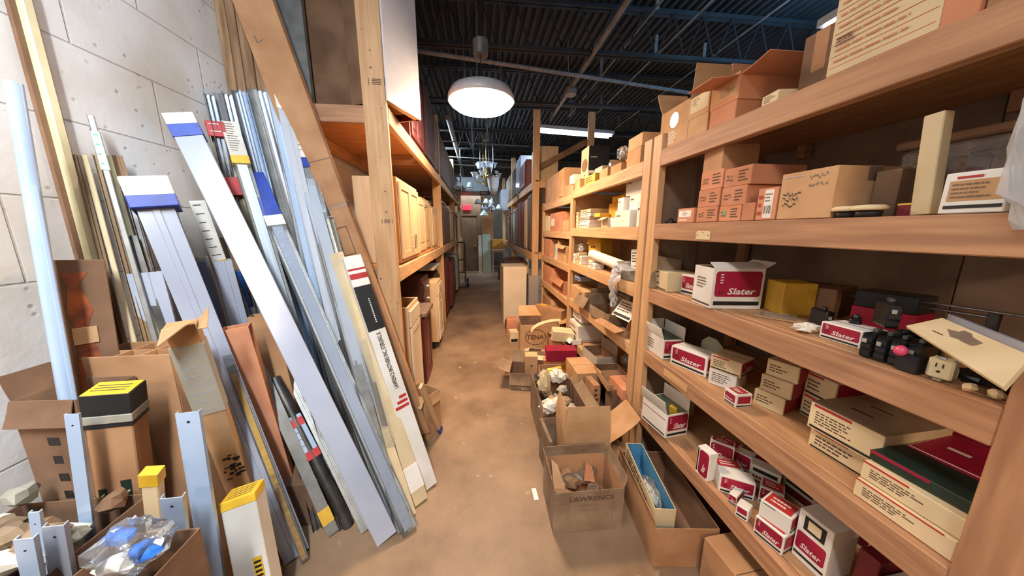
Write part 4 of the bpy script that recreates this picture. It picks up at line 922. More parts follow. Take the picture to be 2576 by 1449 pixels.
# hand truck at the far left
t = thing('hand_truck', 'dark hand truck with wheels near the exit door', 'hand truck', turn((-.52, 8.6, 0)))
for x in (-.12, .12): MB().tube([(x, 0, .12), (x, .1, 1.15)], .018, 'black', 8).build('upright', t); MB().cyl((x*1.5-.03, 0, .12), (x*1.5+.03, 0, .12), .12, 'black', 16).build('wheel', t)
MB().tube([(-.12, .1, 1.15), (-.12, .1, 1.25), (.12, .1, 1.25), (.12, .1, 1.15)], .018, 'black', 8).build('handle', t); MB().box((-.2, -.2, .02), (.2, 0, .035), 'darksteel').build('toe_plate', t)
for z in (.4, .75): MB().box((-.12, .02, z), (.12, .05, z+.03), 'black').build('cross_bar', t)
t = thing('column', 'slim white porch column standing beside the exit door', 'column', turn((-.60, 9.3, 1.0)))
MB().box((-.09, -.09, -1.0), (.09, .09, -.9), 'whitepaint').build('base_block', t); MB().cyl((0, 0, -.9), (0, 0, 1.02), .06, 'creampaint', 16).build('shaft', t); MB().box((-.08, -.08, 1.02), (.08, .08, 1.1), 'whitepaint').build('capital', t)

# ------------------------------------------------------------------ far end
m = MB(); m.box((-1.5, 11.9, 0), (-.68, 12.0, 3.0), 'doorbrown'); m.box((-.06, 11.9, 0), (.10, 12.0, 3.0), 'doorbrown'); m.box((-.68, 11.9, 2.12), (-.06, 12.0, 3.0), 'doorbrown'); structure(m, 'trim_2')
t = thing('door_1', 'x', 'x', turn((-.68, 11.93, 0))); del t['label'], t['category']; t['kind'] = 'structure'
MB().box((.01, 0, .01), (.61, .05, 2.10), 'doorbrown', .004).build('door_leaf', t); m = MB(); m.cyl((.53, 0, 1.0), (.53, -.05, 1.0), .025, 'brass', 12, .03); m.build('door_handle', t)
m = MB(); m.box((-1.5, 10.0, 2.78), (.33, 11.2, 3.22), 'duct', .02); tag(m.build('ceiling_duct'), 'boxy grey duct under the ceiling before the exit door', 'duct')
t = thing('exit_sign', 'small lit red EXIT sign above the brown door', 'sign', turn((-.42, 11.86, 2.42)))
MB().box((-.15, -.03, -.09), (.15, .03, .09), 'glow_red', .004).build('sign_box', t); MB().text('EXIT', (-.11, -.033, -.055), (1, 0, 0), (0, 0, 1), .22, .11, 'maroon', 0, True).build('lettering', t)
closed('door_panel', 'pale green-white panel leaning right of the exit door, widest', 'panel', turn((.13, 11.3, 0), 0, -4), .30, .03, 1.45, 'lightgreen', slot=False)
closed('door_panel', 'narrow white panel leaning right of the exit door', 'panel', turn((-.02, 11.25, 0), 0, -4), .12, .03, 1.4, 'whitecard', slot=False)
closed('tall_carton', 'tall brown box behind the pale panels at the end wall', 'box', turn((.12, 11.5, 0)), .42, .3, 2.25, 'kraft', slot=False)
closed('amber_cabinet', 'amber wooden chest at the end of the aisle', 'cabinet', turn((.50, 11.3, .75)), .5, .4, .5, 'wood_amber', slot=False)
t = thing('white_table', 'white table with square legs at the end of the aisle', 'table', turn((.45, 10.6, 0)))
MB().box((0, 0, .84), (.5, .5, .9), 'whitegloss').build('table_top', t)
for x, y in ((.02, .02), (.43, .02), (.02, .43), (.43, .43)): MB().box((x, y, 0), (x+.05, y+.05, .839), 'whitegloss').build('leg', t)
MB().box((.05, .03, .3), (.45, .05, .34), 'whitegloss').build('shelf_bar', t)
closed('white_panel_box', 'pale bluish box on the floor before the white table on the right', 'box', turn((.72, 8.9, 0)), .14, .5, .95, 'bluewhite', slot=False)
closed('low_crate', 'dark low crate on the floor at the end of the right rack', 'crate', turn((.60, 9.6, 0)), .28, .4, .42, 'darkwood', slot=False)
t = thing('pendant_lamp', 'small mint cone lamp hanging before the tall brown box', 'lamp', turn((.20, 11.0, 2.1)))
MB().lathe([(.16, 0), (.02, .18), (0, .2)], 'lightgreen', 20).build('shade', t); MB().cyl((0, 0, .18), (0, 0, 2.15), .006, 'steel', 6).build('rod', t)

# chandeliers
def chandelier(M, label, arms, R, up, metal='brass', tiers=1, scale=1):
    t = thing('chandelier', label, 'chandelier', M, 'chandeliers hanging over the far aisle')
    MB().lathe([(0, -.22), (.02, -.2), (.035, -.15), (.015, -.1), (.03, -.02), (.045, .03), (.018, .09), (.03, .16), (.01, .22), (0, .23)], metal, 16).build('centre_column', t)
    MB().cyl((0, 0, .22), (0, 0, ZC-M.translation.z), .008, metal, 6).build('chain', t)
    for tr in range(tiers):
        n = arms; 
        for k in range(n):
            a = 6.2832*(k+.5*tr)/n; c, s = math.cos(a), math.sin(a); r2 = R*(1 if tr == 0 else .62); zz = (0 if tr == 0 else .22); u = up if tr == 0 else 1
            arm = MB().tube([(c*.02, s*.02, zz-.05), (c*r2*.4, s*r2*.4, zz-.14), (c*r2*.85, s*r2*.85, zz-.1), (c*r2, s*r2, zz)], .009, metal, 6).build('arm', t)
            q = MB(); pr = [(.02, 0), (.05, .02), (.06, .07), (.095, .12)] if u > 0 else [(.02, 0), (.05, -.02), (.07, -.07), (.10, -.12)]
            q.lathe(pr, 'frost', 18, (c*r2, s*r2, zz)); q.build('glass_shade', arm)
    return t
chandelier(turn((.22, 7.9, 2.86), 10), 'two-tier brass chandelier with bell shades facing up, in the middle', 6, .30, 1, 'brass', 2)
chandelier(turn((-.42, 8.1, 2.76), 40), 'silvery chandelier with white shades left of the brass one', 5, .26, -1, 'chrome')
t = thing('pendant_lamp', 'frosted white urn shade pendant with leafy metal rim', 'lamp', turn((.36, 7.3, 2.60)))
MB().lathe([(0, -.2), (.05, -.19), (.1, -.1), (.125, .02), (.14, .16), (.165, .19)], 'frost', 24).build('glass_shade', t); MB().lathe([(.17, .18), (.18, .2), (.15, .22), (.05, .26), (.02, .4), (.012, .5)], 'chrome', 16).build('metal_crown', t); MB().lathe([(0, -.28), (.02, -.25), (.01, -.2)], 'chrome', 10).build('finial', t); MB().cyl((0, 0, .5), (0, 0, 1.65), .008, 'steel', 6).build('chain', t)
chandelier(turn((.16, 8.6, 2.42), 0), 'low brass chandelier with downward bowls under the two-tier one', 5, .2, -1, 'brass')
chandelier(turn((.40, 9.2, 2.32), 20), 'lowest glassy chandelier with wide dishes near the right rack', 6, .26, -1, 'chrome')
t = thing('sign_board', 'small dark printed board hanging under the brass chandelier', 'sign', turn((.05, 8.0, 2.46), 0, 8))
m = MB(); m.box((0, 0, 0), (.26, .02, .10), 'black'); prints(m, .26, .02, .10, [('front', 'lines', 'greycard', .1, .2, .9, .8, 3)]); m.build('board', t)
for x in (.02, .24): MB().cyl((x, .01, .1), (x, .26, 1.80), .003, 'steel', 5).build('cord', t)

# ------------------------------------------------------------------ right tall rack contents
def RC(y, z, x=RX, rot=0): return frame((x, y, z), (0, -1, 0))    # fronts face the aisle (-x)
ZR = 2.41
cabinet('wall_cabinet', 'beige plain-sided cabinet on top beside the tall pale post', turn((.98, 5.22, ZR)), .36, .5, .54, 'paleoak', 0); yy = 6.0
for i, (w_, m_, lb, h_) in enumerate([(.75, 'cherry', 'red-brown cabinet on top of the right rack behind the beige one', .5), (.7, 'whitegloss', 'white-sided cabinet on top of the right rack', .75), (.8, 'walnut', 'grey-brown panelled cabinet on the right rack top', .68), (.8, 'walnut', 'panelled cabinet second on the right rack top past the white one', .7), (.8, 'greypaint', 'grey panelled cabinet near the end of the right rack top', .72)]):
    cabinet('wall_cabinet', lb, RC(yy+w_, ZR, .92), w_, .4, h_, m_, 2); yy += w_+.05
cabinet('hanging_cabinet', 'white-faced cabinet lower on the far end of the right rack', RC(10.4, 2.2, .72), .7, .3, .62, 'whitegloss', 1)
yy = 5.30
for i, (w_, m_, lb, h_) in enumerate([(.45, 'walnut', 'brown door panels stacked at the near end of the right rack middle level', 1.0), (.35, 'maple', 'yellow maple door standing in the right rack middle level', .95), (.4, 'cherry', 'deep red door standing beside the maple one', .95), (.5, 'cherry', 'second red door unit further along the right rack', .98), (.5, 'walnut', 'brown unit on the right rack middle level', .9), (.6, 'greypaint', 'grey metal-faced unit with dark knobs on the right rack', .9), (.7, 'cherry', 'red-brown unit past the grey one on the right rack', .9), (.8, 'greypaint', 'pale unit at the far end of the right rack middle level', .8)]):
    cabinet('door_unit', lb, RC(yy+w_, 1.22, .93), w_, .4, h_, m_, 1, knob='darksteel' if i > 4 else None); yy += w_+.04
# floor under the right rack
a = P(1256, 800, z=.12); b = P(1320, 800, z=.12)
cabinet('base_cabinet', 'tall cream-white blank cabinet standing in the aisle on the right', turn((.40, 5.05, 0), 0), .40, .55, .98, 'creampaint', 0, toe=.0)
cabinet('base_cabinet', 'grey-sided lower cabinet just right of the cream one', turn((.83, 4.95, .0), 0), .16, .5, .82, 'greypaint', 0)
cabinet('base_cabinet', 'maple cabinet with narrow front behind the cream one', RC(6.2, 0, .44), .5, .5, .92, 'maple', 1, toe=.1)
cabinet('base_cabinet', 'brown floor cabinet further along on the right', RC(7.1, 0, .55), .6, .5, .9, 'walnut', 1, 1, toe=.1)
cabinet('base_cabinet', 'cherry floor cabinet third along on the right', RC(8.0, 0, .60), .6, .5, .9, 'cherry', 1, 1, toe=.1)

# ------------------------------------------------------------------ near unit, top of the shelving (2.05 m)
X1 = XF+.02
def K_(name, label, px0, px1, top, d, z, mat='kraft', pr=(), x=X1, stack=0, rot=0, w=None, dx=0, cat='box', group=None, tape=None, slot=True, op=None, inside=None, fl=None, flapmat=None, base=None):
    """box on a shelf whose front meets the shelf-front plane; px0, px1 are its left and right edges, top the row of its top left edge.
    stack: height of the box it stands on"""
    by = base if base is not None else top+60
    a = P(px0, by, x=x); b = P(px1, by, x=x); a.z = z+.001+stack; h = zat(a, top)-a.z
    W = w or abs(a.y-b.y)*.99; M = frame((a.x+dx, a.y, a.z), (0, -1, 0)) @ M4.Rotation(math.radians(rot), 4, 'Z')
    h = max(h, .012)
    if op is not None: opened(name, label, cat, M, W, d, h, mat, pr, op, group, inside, fl=fl, flapmat=flapmat)
    else: closed(name, label, cat, M, W, d, h, mat, pr, group, tape, slot)
    return h
Z = S1[0]
K_('open_carton', 'open carton with a glossy white oval print, leftmost on the top shelf', 1657, 1724, 290, .20, Z, 'kraft2', [('front', 'oval', 'whitegloss', .36, .48, .66, .86), ('front', 'lines', 'whitecard', .34, .08, .7, .42, 6)], op={'left': 28, 'right': 5, 'back': 25}, base=385, fl=.15)
h = K_('carton', 'lower plain carton right of the open one with the white oval', 1727, 1775, 305, .26, Z, 'kraft2', base=350)
K_('carton', 'carton with a cream label stacked next to the open one', 1727, 1777, 252, .26, Z, 'kraft2', [('front', 'rect', 'creamcard', .12, .25, .95, .95), ('front', 'lines', 'inkfade', .18, .55, .6, .9, 4)], stack=h, base=330)
h = K_('carton', 'larger lower carton under the one with an open lid on the top shelf', 1783, 1846, 282, .30, Z, 'kraftred', base=320)
K_('carton', 'open-lidded carton with a pale label, upper of the middle stack on the top shelf', 1783, 1850, 228, .30, Z, 'kraftred', [('front', 'rect', 'kraft2', .05, .2, .95, .9), ('front', 'lines', 'inkfade', .35, .35, .9, .7, 4)], stack=h, base=300, op={'right': 78, 'front': 100, 'left': 60}, fl=.12)
K_('carton', 'reddish carton standing behind the middle stack on the top shelf', 1766, 1836, 208, .26, Z, 'kraftred', x=1.36, base=230)
K_('small_box', 'small cream box with three dark print lines, tilted at the front of the top shelf', 1912, 1958, 246, .10, Z, 'creamcard', [('front', 'lines', 'ink', .15, .2, .85, .85, 3)], base=288, rot=-8)
K_('big_carton', 'tall brown carton with pale tape left of the red-printed one', 1972, 2080, 95, .34, Z, 'kraftdark', [('front', 'rect', 'kraft', .25, .35, .55, 1)], base=235, dx=.05)
K_('big_carton', 'big carton with a large pale label ruled in red on the top shelf', 2086, 2436, -40, .5, Z, 'kraftred', [('front', 'rect', 'creamcard', .0, .03, .80, .97)]+[('front', 'rect', 'redprint', .02, .1+.12*k, .78, .106+.12*k) for k in range(7)]+[('front', 'lines', 'kraftred', .05, .14+.12*k, .7, .19+.12*k, 1) for k in range(7)]+[('front', 'lines', 'maroon', .05, .32, .26, .42, 3)], base=150)
closed('big_carton', 'plain tan carton at the right end of the top shelf', 'box', frame((1.08, .63, Z+.001), (0, -1, 0)), .34, .45, .5, 'kraft')
# hanging bag by the post
t = thing('hanging_bag', 'grey clear plastic bag hanging at the right end under the top shelf rail', 'plastic bag', turn((1.03, .475, 1.86)))
m = MB(); m.crumple((0, 0, -.06), (.03, .05, .20), 'cloudy', 9, 14, .4); m.build('bag_film', t); MB().crumple((0, .0, -.12), (.018, .03, .07), 'greycard', 2, 10).build('bag_content', t); MB().tube([(0, 0, .12), (.01, 0, .16), (.02, 0, .185)], .003, 'steel', 6).build('hook', t)

# second shelf (1.635 m)
Z = S1[1]
t = thing('cable_clip', 'small black clip at the far left of the second shelf', 'clip', turn((1.12, 1.70, Z)))
MB().box((-.02, -.03, 0), (.02, .03, .012), 'black').build('clip_body', t); MB().tube([(-.02, .0, .012), (0, .0, .03), (.02, 0, .012)], .004, 'black', 6).build('clip_arch', t)
LBL = [('front', 'rrect', 'whitecard', .1, .4, .85, .85), ('front', 'lines', 'inkfade', .3, .5, .7, .8, 3), ('front', 'lines', 'whitecard', .1, .1, .85, .3, 1)]
K_('small_box', 'small carton with a white rounded label, leftmost on the second shelf', 1703, 1743, 526, .10, Z, 'kraftred', LBL, base=560)
HORSE = [('front', 'scrawl', 'inkbrown', .1, .3, .42, .65, 2), ('front', 'lines', 'inkbrown', .55, .2, .92, .85, 4)]
h1 = K_('printed_box', 'bottom box of the left column of orange-brown boxes', 1750, 1801, 523, .22, Z, 'kraftred', HORSE, base=560, group='orange-brown printed boxes')
h2 = K_('printed_box', 'middle box of the left column of orange-brown boxes', 1750, 1803, 481, .22, Z, 'kraftred', HORSE, stack=h1, base=560, group='orange-brown printed boxes')
h3 = K_('printed_box', 'top printed box of the left column, under the plain box', 1752, 1805, 436, .22, Z, 'kraftred', HORSE, stack=h1+h2, base=560, group='orange-brown printed boxes')
K_('plain_box', 'plain tilted box on top of the left column of printed boxes', 1758, 1812, 380, .16, Z, 'kraft', stack=h1+h2+h3, rot=-6, dx=.02, base=430)
h1 = K_('printed_box', 'bottom box of the right column of printed boxes, with a green dot', 1806, 1860, 520, .24, Z, 'kraftred', HORSE+[('front', 'oval', 'greenlabel', .2, .42, .34, .72)], base=560, group='orange-brown printed boxes')
h2 = K_('printed_box', 'middle box of the right column of orange-brown boxes', 1807, 1868, 474, .24, Z, 'kraftred', HORSE, stack=h1, base=560, group='orange-brown printed boxes')
K_('printed_box', 'top box of the right column of orange-brown boxes', 1808, 1874, 428, .24, Z, 'kraftred', HORSE, stack=h1+h2, base=560, group='orange-brown printed boxes')
K_('small_box', 'small plain box between the printed boxes and the barcode box', 1862, 1893, 512, .14, Z, 'kraftred', base=560)
K_('barcode_box', 'brown box with a white barcode label on the second shelf', 1897, 1946, 476, .16, Z, 'kraftred', [('front', 'rect', 'whitecard', .38, .06, .82, .94), ('front', 'bars', 'ink', .42, .2, .78, .45, 9), ('front', 'lines', 'inkfade', .42, .55, .78, .85, 3), ('front', 'lines', 'redprint', .08, .1, .3, .85, 3)], base=560)
K_('taped_carton', 'big bulging tan carton with black handwriting and shiny tape on the second shelf', 1950, 2085, 440, .26, Z, 'kraft2', [('front', 'scrawl', 'ink', .08, .25, .45, .6, 3), ('front', 'scrawl', 'inkfade', .55, .62, .92, .92, 2), ('front', 'rect', 'whitegloss', .05, .90, .45, .915)], base=560, tape='clear')
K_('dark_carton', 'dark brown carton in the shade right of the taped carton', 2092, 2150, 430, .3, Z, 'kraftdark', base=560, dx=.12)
t = thing('storage_bin', 'clear bin with a brown lid and dark parts inside on the second shelf', 'bin', frame((1.30, .86, Z+.001), (0, -1, 0)))
MB().box((0, 0, 0), (.20, .26, .20), 'clear', .01).build('clear_tub', t); MB().box((-.01, -.01, .201), (.21, .27, .225), 'kraftdark', .008).build('lid', t)
m = MB(); rnd = random.Random(3)
for k in range(12): m.crumple((rnd.uniform(.04, .16), rnd.uniform(.04, .2), rnd.uniform(.03, .15)), (.03, .03, .025), rnd.choice(['black', 'darksteel', 'maroon', 'kraftdark']), k, 8)
m.build('bin_content', t)
for i, (px, lb) in enumerate([(2122, 'left cream disc-shaped cap on a dark base at the front of the second shelf'), (2172, 'right cream disc-shaped cap on a dark base at the front of the second shelf')]):
    a = P(px, 555, x=1.09); t = thing('round_cap', lb, 'cap', turn((1.10, a.y, Z+.001)))
    MB().lathe([(0, 0), (.026, 0), (.028, .016), (0, .017)], 'ink', 20).build('dark_base', t); MB().lathe([(0, .018), (.036, .018), (.038, .026), (.03, .032), (0, .034)], 'creamcard', 24).build('disc', t)
K_('flat_carton', 'low reddish carton with yellow edge behind the disc caps', 2200, 2262, 512, .2, Z, 'maroon', [('front', 'rect', 'yellowcard', 0, .86, 1, 1)], base=560, dx=.06)
M = frame((1.12, .695, Z+.001), (0, -1, 0)) @ M4.Rotation(math.radians(-4), 4, 'Y')
closed('leaning_channel', 'long pale cream box leaning upright between the shelves at the right', 'box', M, .036, .03, .245, 'creamcard', slot=False)
K_('label_box', 'white box with red stripe and tan label at the right end of the second shelf', 2350, 2515, 438, .25, Z, 'whitecard', [('front', 'rect', 'kraft2', .1, .3, .97, .8), ('front', 'rect', 'redprint', .2, .84, .6, .9), ('front', 'rect', 'ink', .08, .12, .97, .2), ('front', 'lines', 'inkfade', .15, .35, .8, .75, 4)], base=562)

# third shelf (1.245 m)
Z = S1[2]
t = thing('grey_flap', 'stiff dark grey cardboard sheet sticking out beside the double post', 'cardboard sheet', turn((1.10, 1.74, Z+.001)))
MB().slab((-.06, 0, 0), (.12, -.02, .0), (.14, .0, .17), (-.02, .02, .20), .004, 'kraftgrey').build('sheet', t)
C_('white_box', 'yellowish white box with dark printed panel at the left end of the third shelf', (1624, 714), (1676, 735), 672, .16, Z, 'creamcard', textbox('front', 3, False)+[('front', 'rect', 'ink', .15, .88, .6, .95), ('front', 'rect', 'ink', .04, .05, .96, .1)])
C_('slater_box', 'small crimson Slater box between the yellowish box and the big one', (1711, 738), (1750, 748), 690, .10, Z, 'whitecard', slater('front', None), group=None)
C_('white_box', 'white box with a black-barred label at the back of the third shelf', (1728, 690), (1792, 694), 632, .1, Z, 'whitecard', [('front', 'rect', 'greycard', .08, .1, .9, .9), ('front', 'rect', 'ink', .12, .75, .8, .85), ('front', 'lines', 'inkfade', .2, .2, .7, .7, 4)])
M, w_, h_ = at((1785, 777), (1912, 778), 676, Z)
d_ = .15
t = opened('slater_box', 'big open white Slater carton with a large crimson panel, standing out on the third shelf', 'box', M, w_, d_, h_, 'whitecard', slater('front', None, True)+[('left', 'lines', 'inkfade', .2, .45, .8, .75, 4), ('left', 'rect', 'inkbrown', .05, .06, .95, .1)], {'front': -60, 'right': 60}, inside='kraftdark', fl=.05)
C_('yellow_box', 'plain yellowish carton right of the big crimson Slater one', (1920, 776), (1961, 793), 702, .12, Z, 'yellowcard')
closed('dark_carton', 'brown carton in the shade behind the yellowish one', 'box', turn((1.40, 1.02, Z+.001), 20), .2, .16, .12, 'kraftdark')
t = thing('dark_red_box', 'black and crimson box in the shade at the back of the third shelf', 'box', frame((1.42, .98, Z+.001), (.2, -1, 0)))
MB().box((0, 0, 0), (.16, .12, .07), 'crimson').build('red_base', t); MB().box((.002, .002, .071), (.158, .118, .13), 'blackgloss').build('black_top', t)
t = thing('blister_card', 'flat clear pack on cardboard lying at the front of the third shelf', 'pack', turn((1.13, 1.10, Z+.002), -52))
MB().box((0, 0, 0), (.17, .085, .003), 'kraft2').build('card', t); MB().box((.02, .02, .0035), (.13, .07, .014), 'clear').build('blister', t)
m = MB(); m.crumple((1.14, .90, Z+.018), (.05, .03, .016), 'paper', 21, 14, .4); tag(m.build('crumpled_wrapper'), 'crumpled white wrapper beside the flat pack on the third shelf', 'wrapper')
m = MB(); m.box((1.16, .84, Z+.03), (1.2, .93, .034+Z), 'whitegloss'); 
C_('slater_box', 'small flat crimson Slater box left of the black switches', (2059, 848), (2162, 880), 808, .09, Z, 'whitecard', slater('front', None))
# black switch gear
def switch_block(M, label, w=.027, d=.075, h=.07):
    t = thing('black_switch', label, 'electrical switch', M, 'black electrical devices on the third shelf')
    m = MB(); m.box((0, 0, 0), (w, d, h), 'blackgloss', .004)
    for q in range(3): m.box((.003, -.003, h*(.12+.28*q)), (w-.003, 0, h*(.3+.28*q)), 'black', .001)
    m.build('device_body', t)
    m = MB(); m.box((w*.3, d*.3, h), (w*.7, d*.6, h+.012), 'darksteel', .002); m.build('lever', t)
    m = MB(); m.box((w*.2, -.006, h*.62), (w*.55, -.003, h*.78), 'greycard'); m.build('small_label', t); return t
s0 = switch_block(frame((1.075, .705, Z+.001), (.12, -1, 0)), 'front left block of the pile of black electrical devices')
for i, (x, y, a, z, lb) in enumerate([(1.078, .676, 3, 0, 'second block of the front row of black electrical devices'), (1.08, .647, 5, 0, 'third block of the front row of black electrical devices'), (1.085, .618, 8, 0, 'rightmost block of the front row of black electrical devices'),
        (1.19, .82, 30, 0, 'black electrical device behind the small flat Slater box'), (1.20, .72, -15, 0, 'black electrical device in the second row, upper left'), (1.22, .66, 20, 0, 'black electrical device in the second row beside the white board'), (1.12, .69, 50, .084, 'black device lying across the top of the front row'), (1.21, .90, 70, 0, 'black device standing behind the crumpled wrapper')]):
    copy_tree(s0, turn((x, y, Z+.001+z), -87+a), lb)
m = MB(); m.lathe([(0, 0), (.012, .001), (.014, .008), (.008, .014), (0, .015)], 'pinkplast', 14); o = tag(m.build('pink_cap'), 'small pink-red cap among the black devices', 'cap'); o.location = (1.07, .615, Z+.05)
o.rotation_euler = (0, -1.2, 0)
MB_ = MB(); MB_.box((-.02, -.02, 0), (.01, .02, .045), 'black'); tag(MB_.build('black_socket', None, turn((1.09, .605, Z+.001))), 'little black socket carrying the pink cap', 'electrical part')
def outlet(M, label, mat='beigeplast'):
    t = thing('outlet', label, 'electrical outlet', M)
    m = MB(); m.box((0, 0, 0), (.038, .03, .05), mat, .004); m.build('outlet_body', t)
    m = MB(); m.box((.012, -.0015, .028), (.014, 0, .038), 'ink', .0002); m.box((.022, -.0015, .028), (.024, 0, .038), 'ink', .0002); m.cyl((.018, -.0015, .018), (.018, .0, .018), .003, 'ink', 8); m.build('slots', t)
    m = MB(); m.box((.012, -.004, -.004), (.026, .004, 0), 'steel', .001); m.box((.012, -.004, .05), (.026, .004, .056), 'steel', .001); m.build('metal_ears', t)
o_ = P(2300, 962, z=Z)
outlet(frame((1.075, .572, Z+.006), (.25, -1, 0)), 'cream outlet standing at the shelf edge right of the black devices')
outlet(turn((1.10, .59, Z+.001), 30, 90), 'cream outlet lying on its back behind the standing one', 'creamcard')
for i, (x, y, lb) in enumerate([(1.08, .505, 'small cream plastic piece near the right end of the third shelf edge'), (1.09, .475, 'rightmost small cream plastic piece on the third shelf edge')]):
    m = MB(); m.crumple((0, 0, .01), (.02, .012, .010), 'creamcard', 30+i, 8, .3); tag(m.build('plastic_piece', None, turn((x, y, Z+.001), 30*i)), lb, 'plastic piece')
m = MB(); m.crumple((0, 0, .015), (.05, .07, .018), 'blackgloss', 33, 14, .5); tag(m.build('wiring_parts', None, turn((1.18, .52, Z+.001))), 'tangle of small black wiring parts under the white boards', 'wiring', None, 'stuff')
f0 = P(2282, 826, z=Z+.10); f1 = P(2530, 985, z=Z+.10); b0 = P(2374, 806, z=Z+.13); b1 = P(2600, 905, z=Z+.13)
t = thing('white_board', 'pale stained flat carton lying slanted over the black parts at the right', 'board')
m = MB(); m.slab(f0, f1, b1, b0, .007, 'creamcard'); q = lambda u, v: f0.lerp(f1, u).lerp(b0.lerp(b1, u), v)+V((0, 0, .0078))
m.quad(q(.2, .3), q(.32, .33), q(.32, .36), q(.2, .33), 'ink')
m.build('board_sheet', t)
m = MB(); m.add([q(.45+.16*math.cos(k*.52)*(1+.3*math.sin(k*2.3)), .62+.2*math.sin(k*.52)*(1+.3*math.cos(k*1.7))) for k in range(12)], [tuple(range(12))], 'inkfade'); m.build('brown_stain', t)
t = thing('white_board', 'narrow white edge board standing behind the slanted stained one', 'board')
MB().slab(b0+V((.02, 0, .0)), b1+V((.02, 0, 0)), b1+V((.02, 0, .016)), b0+V((.02, 0, .016)), .006, 'whitegloss').build('edge_strip', t)
for i, (y, lb) in enumerate([(1.06, 'thin metal rail lying far back on the third shelf'), (.98, 'second thin metal rail at the back of the third shelf')]):
    t = thing('metal_rail', lb, 'rail', turn((1.50, y, Z+.09+.02*i), -80))
    MB().tube([(0, 0, 0), (.34, 0, .0)], .004, 'steel', 6).build('rod', t); MB().tube([(0, .014, 0), (.34, .014, .0)], .004, 'steel', 6).build('rod', t); MB().box((.33, -.004, -.1), (.35, .018, .02), 'darksteel').build('bracket', t)
t = thing('cable_bracket', 'dark ribbed bracket leaning on the back panel at the right', 'bracket', turn((1.66, .62, Z+.001), -90, -12))
MB().box((0, 0, 0), (.05, .012, .22), 'black').build('plate', t)
for q in range(6): MB().box((0, -.008, .03+.03*q), (.05, 0, .04+.03*q), 'black').build('rib', t)
MB().tube([(.05, .0, .21), (.1, 0, .2), (.11, 0, .12)], .008, 'black', 8).build('hook', t)

# fourth shelf (0.84 m)
Z = S1[3]
O_('slater_box', 'open Slater box with its flap bent up, leftmost on the fourth shelf', (1620, 872), (1666, 905), 828, .13, Z, 'whitecard', textbox('front', 4, False)+slater('right', None), flaps={'front': 18, 'back': 0, 'left': 5}, inside='greencard', fl=.07)
C_('slater_box', 'crimson-fronted Slater box with shiny wrap, second on the fourth shelf', (1685, 913), (1774, 951), 868, .11, Z, 'whitecard', slater('front', None)+[('right', 'rect', 'ink', .06, .09, .94, .17), ('right', 'rrect', 'crimson', .06, .3, .94, .9)])
t = thing('card_flap', 'rounded grey-green card flap standing behind the second Slater box', 'cardboard sheet', frame((1.24, 1.50, Z+.001), (.1, -1, 0)))
m = MB(); m.prism([(0, 0), (.15, 0), (.155, .12), (.14, .16), (.10, .185), (.05, .185), (.01, .15)], 0, .003, 'greencard'); m.build('flap_sheet', t, M4.Rotation(math.radians(90), 4, 'X'))
h = .07
M, w_, h_ = at((1780, 962), (1848, 988), 925, Z)
closed('text_box', 'white text-printed box under the third stack on the fourth shelf', 'box', M, w_, .12, h_, 'whitecard', LINES('front', 5, 'inkfade'))
M2 = M.copy(); M2.translation.z += h_+.001
closed('text_box', 'cream box with a red bar stacked on the white text-printed box', 'box', M2 @ M4.Rotation(math.radians(-3), 4, 'Z'), w_*1.12, .13, .072, 'creamcard', textbox('front', 4)+slater('right', None))
C_('slater_box', 'tiny Slater box with red top standing near the edge of the fourth shelf', (1819, 1006), (1849, 1027), 975, .075, Z, 'whitecard', [('front', 'rrect', 'crimson', .1, .3, .9, .85), ('front', 'rect', 'ink', .1, .08, .9, .18), ('right', 'rect', 'crimson', .1, .3, .9, .85), ('right', 'rect', 'ink', .05, .08, .95, .18), ('top', 'rect', 'redprint', .1, .15, .9, .85), ('front', 'text', 'whitecard', .15, .4, .8, .55, 'Slater', .2), ('top', 'text', 'whitecard', .2, .3, .8, .6, 'Slater', .2)])
M, w_, h_ = at((1893, 1013), (1968, 1047), 976, Z)
for i, (lb, dx) in enumerate((('bottom cream box of the two-high dusty stack', .0), ('middle cream box of the dusty stack on the fourth shelf', .012), ('top cream box of the dusty stack on the fourth shelf', .02))):
    M2 = M @ M4.Translation((dx, .01*i, i*(h_+.001)))
    closed('cream_box', lb, 'box', M2, w_, .14, h_, 'creamcard', textbox('front', 3, False)+[('right', 'rect', 'crimson', .05, .05, .95, .95)], 'dusty cream boxes')
M, w_, h_ = at((2010, 1038), (2082, 1082), 986, Z)
for i, lb in enumerate(('lower box of the pair left of the grey-topped carton', 'upper box with black bar left of the grey-topped carton')):
    closed('text_box', lb, 'box', M @ M4.Translation((0, 0, i*(h_+.001))), w_, .14, h_, 'creamcard', textbox('front', 3)+[('right', 'rect', 'crimson', .05, .05, .95, .95)])
M, w_, h_ = at((2078, 1112), (2232, 1213), 1040, Z)
O_('text_box', 'torn-open cream box with text and red bar under the grey-topped carton', (2078, 1112), (2192, 1190), 1066, .13, Z, 'creamcard', textbox('front', 4), flaps={'front': 158}, inside='kraftdark', fl=.055, lift=0)
z2 = Z+.075
M, w_, h_ = at((2085, 1060), (2205, 1122), 1012, z2, x=None)
closed('text_box', 'wide cream carton with a grey slotted top, stacked high right of the pair', 'box', frame((1.14, .84, Z+.08), (.05, -1, 0)), .19, .26, .095, 'creamcard', textbox('front', 5)+[('top', 'rect', 'kraftgrey', 0, 0, 1, 1), ('top', 'rect', 'ink', .3, .3, .6, .33), ('top', 'rect', 'ink', .3, .6, .6, .63)])
closed('plain_box', 'closed cream box under the grey-topped carton', 'box', frame((1.16, .84, Z+.001), (.05, -1, 0)), .18, .24, .075, 'creamcard', textbox('front', 3))
